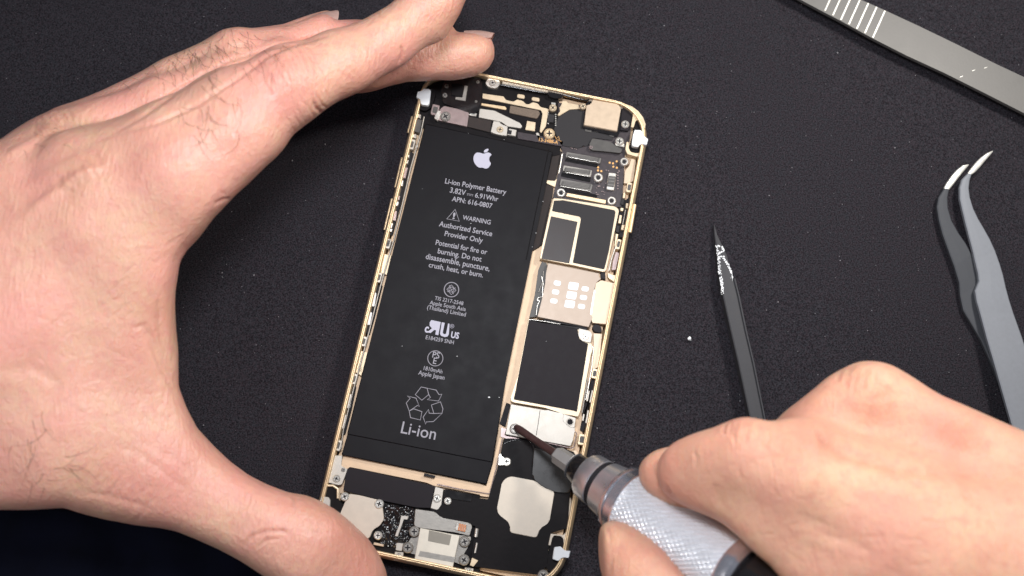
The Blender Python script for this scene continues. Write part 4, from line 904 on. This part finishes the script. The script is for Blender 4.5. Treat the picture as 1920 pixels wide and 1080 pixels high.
GR1 += [([(751, 84), (755, 100), (748, 120)], 3, .05), ([(586, 186), (592, 202), (606, 216), (612, 226)], 3.5, .05), ([(705, 18), (712, 30), (722, 33)], 3, .02),
        ([(455, 1022), (475, 1004), (500, 996), (530, 996), (545, 1002)], 3.5, .035), ([(478, 1030), (500, 1012), (528, 1010)], 3, .03), ([(590, 172), (604, 196), (618, 206)], 2.4, .02),
        ([(265, 600), (285, 640), (310, 685), (334, 720)], 8, .055), ([(296, 560), (299, 600), (304, 640), (322, 690)], 8, .045), ([(278, 640), (300, 690), (330, 745)], 4, .03),
        ([(545, 928), (552, 936), (548, 950)], 3, .03), ([(400, 384), (420, 374), (434, 372)], 3, .04), ([(425, 365), (412, 360)], 3, .02),
        ([(0, 352), (60, 322), (120, 290), (170, 268), (220, 240)], 12, .03), ([(40, 430), (90, 395), (150, 350)], 16, .02), ([(200, 310), (150, 330), (90, 372), (40, 410)], 10, -.07), ([(0, 480), (90, 410), (160, 370)], 20, .02),
        ([(0, 300), (60, 268), (100, 240)], 9, -.05), ([(180, 268), (260, 222), (340, 165), (420, 118), (500, 92), (570, 76), (640, 62)], 4, .05),
        ([(205, 255), (290, 232), (370, 196), (440, 150), (500, 106), (560, 80), (600, 72)], 4, .06),
        ([(200, 830), (260, 850), (330, 900), (370, 940)], 9, .016), ([(250, 820), (330, 860), (380, 900)], 6, .010), ([(0, 700), (60, 690), (110, 720), (60, 830)], 10, .03), ([(130, 920), (200, 930), (290, 955)], 7, .025)]
r_ = random.Random(9)
for k in range(46):
    x = r_.uniform(10, 320); y = r_.uniform(440, 900); a = r_.uniform(-.9, -.2) if y < 640 else r_.uniform(.2, .9); l = r_.uniform(20, 70)
    GR1.append(([(x, y), (x+l*.5*math.cos(a)+r_.uniform(-3, 3), y+l*.5*math.sin(a)), (x+l*math.cos(a), y+l*math.sin(a))], r_.uniform(2.2, 4), r_.uniform(.004, .012)))
for k in range(40):
    x = r_.uniform(330, 700); y = 300-(x-330)*.55+r_.uniform(-90, 40); a = math.radians(r_.uniform(35, 75)); l = r_.uniform(14, 40)
    GR1.append(([(x, y), (x+l*.5*math.cos(a)+r_.uniform(-2, 2), y+l*.5*math.sin(a)), (x+l*math.cos(a), y+l*math.sin(a))], r_.uniform(2, 3), r_.uniform(.003, .009)))
BU1 = [(165, 330, 42, .10), (105, 232, 36, .09), (545, 130, 45, .06), (440, 78, 34, .06), (145, 440, 30, .05), (300, 470, 60, -.06), (90, 560, 80, .05), (60, 690, 45, -.05), (500, 985, 45, .05)]
TI1 = [(165, 325, 50, .22), (100, 232, 45, .15), (545, 140, 55, .18), (440, 85, 36, .12), (665, 165, 40, .30), (700, 115, 60, .12), (860, 10, 55, .35), (900, 110, 50, .16), (300, 590, 45, .35), (145, 435, 30, .10), (690, 1020, 70, .45), (610, 985, 50, .15), (380, 880, 60, .12), (240, 900, 70, .16), (590, 945, 40, .2), (330, 850, 40, .10), (270, 300, 60, .08)]  # blot at the thumb tip mixes pressed redness with painted shade
h1 = thing('hand', P(150, 560, 0), 'large hairy-knuckled hand spread along the phone, thumb on its lower corner', 'hand')
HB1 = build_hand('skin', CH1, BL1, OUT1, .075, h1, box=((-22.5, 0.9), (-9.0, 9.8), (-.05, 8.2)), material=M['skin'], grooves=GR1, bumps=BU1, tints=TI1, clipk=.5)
def surf(o, org, x, y, _c={}):
    if o.name not in _c:
        _c[o.name] = BVHTree.FromObject(o, bpy.context.evaluated_depsgraph_get())
    d = (P(x, y, 0)-CAM).normalized(); hit = _c[o.name].ray_cast(CAM-org, d)
    return (hit[0]+org, hit[1]) if hit[0] is not None else (None, None)
bpy.context.view_layer.update()
org1 = Vector(h1.location)
def hairs(spec, org, body, parent, seed, rad=.0042):
    r_ = random.Random(seed); paths = []; radii = []
    for (xa, ya, xb, yb, wid, n, ang, ln) in spec:
        for k in range(n):
            t = r_.random(); x = xa+(xb-xa)*t+r_.gauss(0, wid); y = ya+(yb-ya)*t+r_.gauss(0, wid); a = math.radians(ang+r_.gauss(0, 16)); l = ln*r_.uniform(.5, 1.3); bend = r_.uniform(-.9, .9)
            pa = []
            for j in range(6):
                s = j/5; x2 = x+l*s*math.cos(a+bend*s); y2 = y+l*s*math.sin(a+bend*s); p, nn = surf(body, org, x2, y2)
                if p is None: break
                if pa and (p-pa[-1]).length > .5: break
                pa.append(p+nn*(.006+.05*math.sin(s*2.6)*.8))
            if len(pa) > 2: paths.append(pa); radii.append([1-.75*j/(len(pa)-1) for j in range(len(pa))])
    me = curve_mesh(paths, rad, res=0, radii=radii)
    tag(link_mesh('hair', me, M['hair'], parent), kind='stuff')
hairs([(330, 110, 470, 62, 13, 34, 60, 34), (300, 150, 400, 110, 16, 22, 65, 36), (380, 135, 520, 95, 16, 38, 55, 36), (340, 225, 450, 185, 16, 12, 75, 44), (350, 225, 420, 270, 22, 9, 70, 42), (225, 150, 330, 110, 7, 14, 40, 26), (40, 720, 70, 880, 36, 11, 110, 60), (80, 880, 150, 870, 12, 7, 5, 56), (60, 270, 140, 240, 16, 8, 30, 20)], org1, HB1, h1, 4)
# nails
def nail(name, cpx, cz_, axis_px, wid, ln, tilt, parent, m, org, up=(0, 0, 1)):
    """curved nail plate: centre pixel and height, direction of the finger in the photo, width and length in cm"""
    c = P(cpx[0], cpx[1], cz_); d = (P(cpx[0]+axis_px[0], cpx[1]+axis_px[1], cz_)-c).normalized(); n0 = Vector(up).normalized(); n0 = (n0-d*n0.dot(d)).normalized(); s = d.cross(n0)
    bm = bmesh.new(); g = []
    for i in range(9):
        row = []
        for j in range(9):
            u = i/8*2-1; v = j/8*2-1; ww = wid/2*(1-.10*max(0, -v)-.22*max(0, v)**3); ang = u*1.05
            rr2 = ww/math.sin(1.05); p = c+s*(rr2*math.sin(ang))+n0*(rr2*(math.cos(ang)-1)-.05*ln*v*v)+d*(v*ln/2*(1-.18*u*u*(1 if v > 0 else .4)))
            row.append(bm.verts.new(p))
        g.append(row)
    for i in range(8):
        for j in range(8): bm.faces.new((g[i][j], g[i+1][j], g[i+1][j+1], g[i][j+1]))
    bmesh.ops.solidify(bm, geom=list(bm.faces), thickness=.03)
    bmesh.ops.recalc_face_normals(bm, faces=bm.faces)
    me = bpy.data.meshes.new(name); bm.to_mesh(me); bm.free(); return link_mesh(name, me, m, parent, True)
nail('fingernail', (596, 29), 2.25, (40, -12), .58, 1.15, 0, h1, M['nail'], org1, up=(-.1, .55, .9))
nail('fingernail', (899, 57), 1.65, (40, 3), .80, .85, 0, h1, M['nail'], org1, up=(.05, .95, .32))

# ---- the hand turning the screwdriver
OUT2 = [(2300, 930), (1920, 808), (1896, 798), (1853, 779), (1810, 760), (1767, 742), (1740, 726), (1719, 711), (1700, 698), (1682, 687), (1664, 680), (1645, 676), (1618, 675), (1602, 679), (1589, 685), (1570, 695), (1551, 707), (1527, 728), (1493, 755), (1460, 779), (1446, 786), (1422, 783), (1400, 779), (1380, 782), (1364, 788), (1335, 800), (1310, 805), (1287, 808), (1270, 812), (1259, 817), (1240, 830), (1222, 842), (1206, 856), (1198, 866), (1194, 882), (1196, 900), (1211, 924), (1240, 947), (1262, 957), (1290, 964), (1313, 966), (1331, 971), (1355, 982), (1383, 1005), (1417, 1038), (1446, 1062), (1460, 1080), (1500, 1125), (1540, 1190), (1420, 1190), (1340, 1150), (1288, 1080), (1268, 1052), (1249, 1030), (1220, 1002), (1192, 983), (1163, 971), (1139, 972), (1122, 982), (1110, 997), (1106, 1012), (1108, 1030), (1114, 1048), (1124, 1071), (1140, 1110), (1180, 1180), (1300, 1300), (1500, 1380), (2300, 1380)]
CH2 = {
 'index': ([(1240, 892, 3.7, 54), (1290, 905, 3.8, 60), (1370, 905, 4.3, 64), (1470, 930, 4.9, 90), (1620, 990, 5.2, 140)], .35, 1.0),
 'middle': ([(1294, 880, 4.75, 56), (1345, 868, 5.1, 66), (1400, 862, 5.4, 84), (1500, 905, 5.6, 110), (1640, 980, 5.6, 150)], .4, 1.0),
 'side': ([(1300, 892, 4.7, 52), (1360, 925, 5.0, 58), (1440, 980, 5.2, 76), (1560, 1060, 5.3, 110)], .4, 1.0),
 'knuckle': ([(1530, 800, 4.2, 80), (1570, 770, 4.6, 74), (1635, 755, 4.8, 84), (1730, 810, 4.9, 100), (1850, 880, 4.9, 110), (2050, 960, 4.8, 150)], .5, 1.0),
 'back': ([(1560, 1020, 5.2, 130), (1720, 1060, 5.4, 180), (1950, 1110, 5.2, 230), (2250, 1180, 4.9, 240)], .7, 1.0),
 'edge': ([(1390, 960, 4.9, 58), (1460, 1010, 5.1, 90), (1560, 1090, 5.2, 130)], .5, 1.0),
 'thumb': ([(1168, 1038, 3.3, 70), (1215, 1085, 3.5, 84), (1290, 1170, 3.8, 100), (1420, 1260, 4.3, 130), (1600, 1260, 4.8, 170), (1900, 1230, 5.0, 220)], .5, 1.0),
}
BL2 = [('back', .1), ('edge', .8), ('middle', .5), ('side', .4), ('index', .07), ('knuckle', .6), ('thumb', .5)]
GR2 = [([(1541, 820), (1590, 848), (1671, 874), (1760, 884), (1910, 899)], 15, .09), ([(1244, 905), (1254, 928), (1272, 945), (1300, 958), (1336, 972)], 4, .04),
       ([(1338, 905), (1345, 930), (1356, 952)], 8, .03), ([(1530, 800), (1538, 818), (1550, 826)], 5, .05), ([(1425, 828), (1440, 842), (1452, 858)], 6, .025), ([(1146, 1078), (1144, 1060), (1150, 1045)], 3, .02),
       ([(1135, 985), (1142, 1000), (1146, 1020)], 3.5, .02)]
GR2 += [([(1300, 842), (1306, 860), (1304, 880)], 4, .02), ([(1480, 960), (1560, 1000), (1650, 1040)], 18, .03), ([(1700, 900), (1780, 950), (1850, 1030)], 20, .035), ([(1780, 840), (1840, 852), (1900, 870)], 10, .02), ([(1580, 905), (1680, 930), (1800, 935)], 14, -.03)]
r_ = random.Random(77)
for k in range(46):
    x = r_.uniform(1380, 1900); y = r_.uniform(860, 1070); a = r_.uniform(-.2, 1.3); l = r_.uniform(20, 60)
    GR2.append(([(x, y), (x+l*.5*math.cos(a)+r_.uniform(-3, 3), y+l*.5*math.sin(a)), (x+l*math.cos(a), y+l*math.sin(a))], r_.uniform(2.5, 4.5), r_.uniform(.005, .014)))
GR2 += arcs(1400, 815, 12, 8, 10, 56, 3.5, .028, 31, .3)+arcs(1620, 720, 15, 7, 14, 66, 4.5, .024, 32, .2)+arcs(1200, 1040, 50, 6, 12, 60, 3, .007, 33, .2)
BU2 = [(1405, 815, 38, .06), (1640, 715, 40, .05), (1560, 850, 34, -.08)]
TI2 = [(1230, 890, 50, .22), (1310, 960, 40, .18), (1490, 850, 45, .22), (1540, 830, 35, .25), (1390, 800, 45, .10), (1545, 828, 17, .35), (1580, 845, 18, .35), (1620, 860, 18, .3), (1660, 872, 18, .3), (1705, 880, 18, .25), (1755, 885, 18, .2), (1810, 890, 20, .2), (1130, 1050, 40, .12)]  # tints along the knuckle fold add redness and paint in its shade
h2 = thing('hand', P(1650, 1000, 0), 'blurred hand with bent fingers gripping the silver screwdriver', 'hand')
HB2 = build_hand('skin', CH2, BL2, OUT2, .08, h2, box=((2.0, 19.5), (-12.2, -1.0), (.9, 8.6)), zmin=.5, material=M['skin2'], grooves=GR2, bumps=BU2, tints=TI2, clipk=.35)
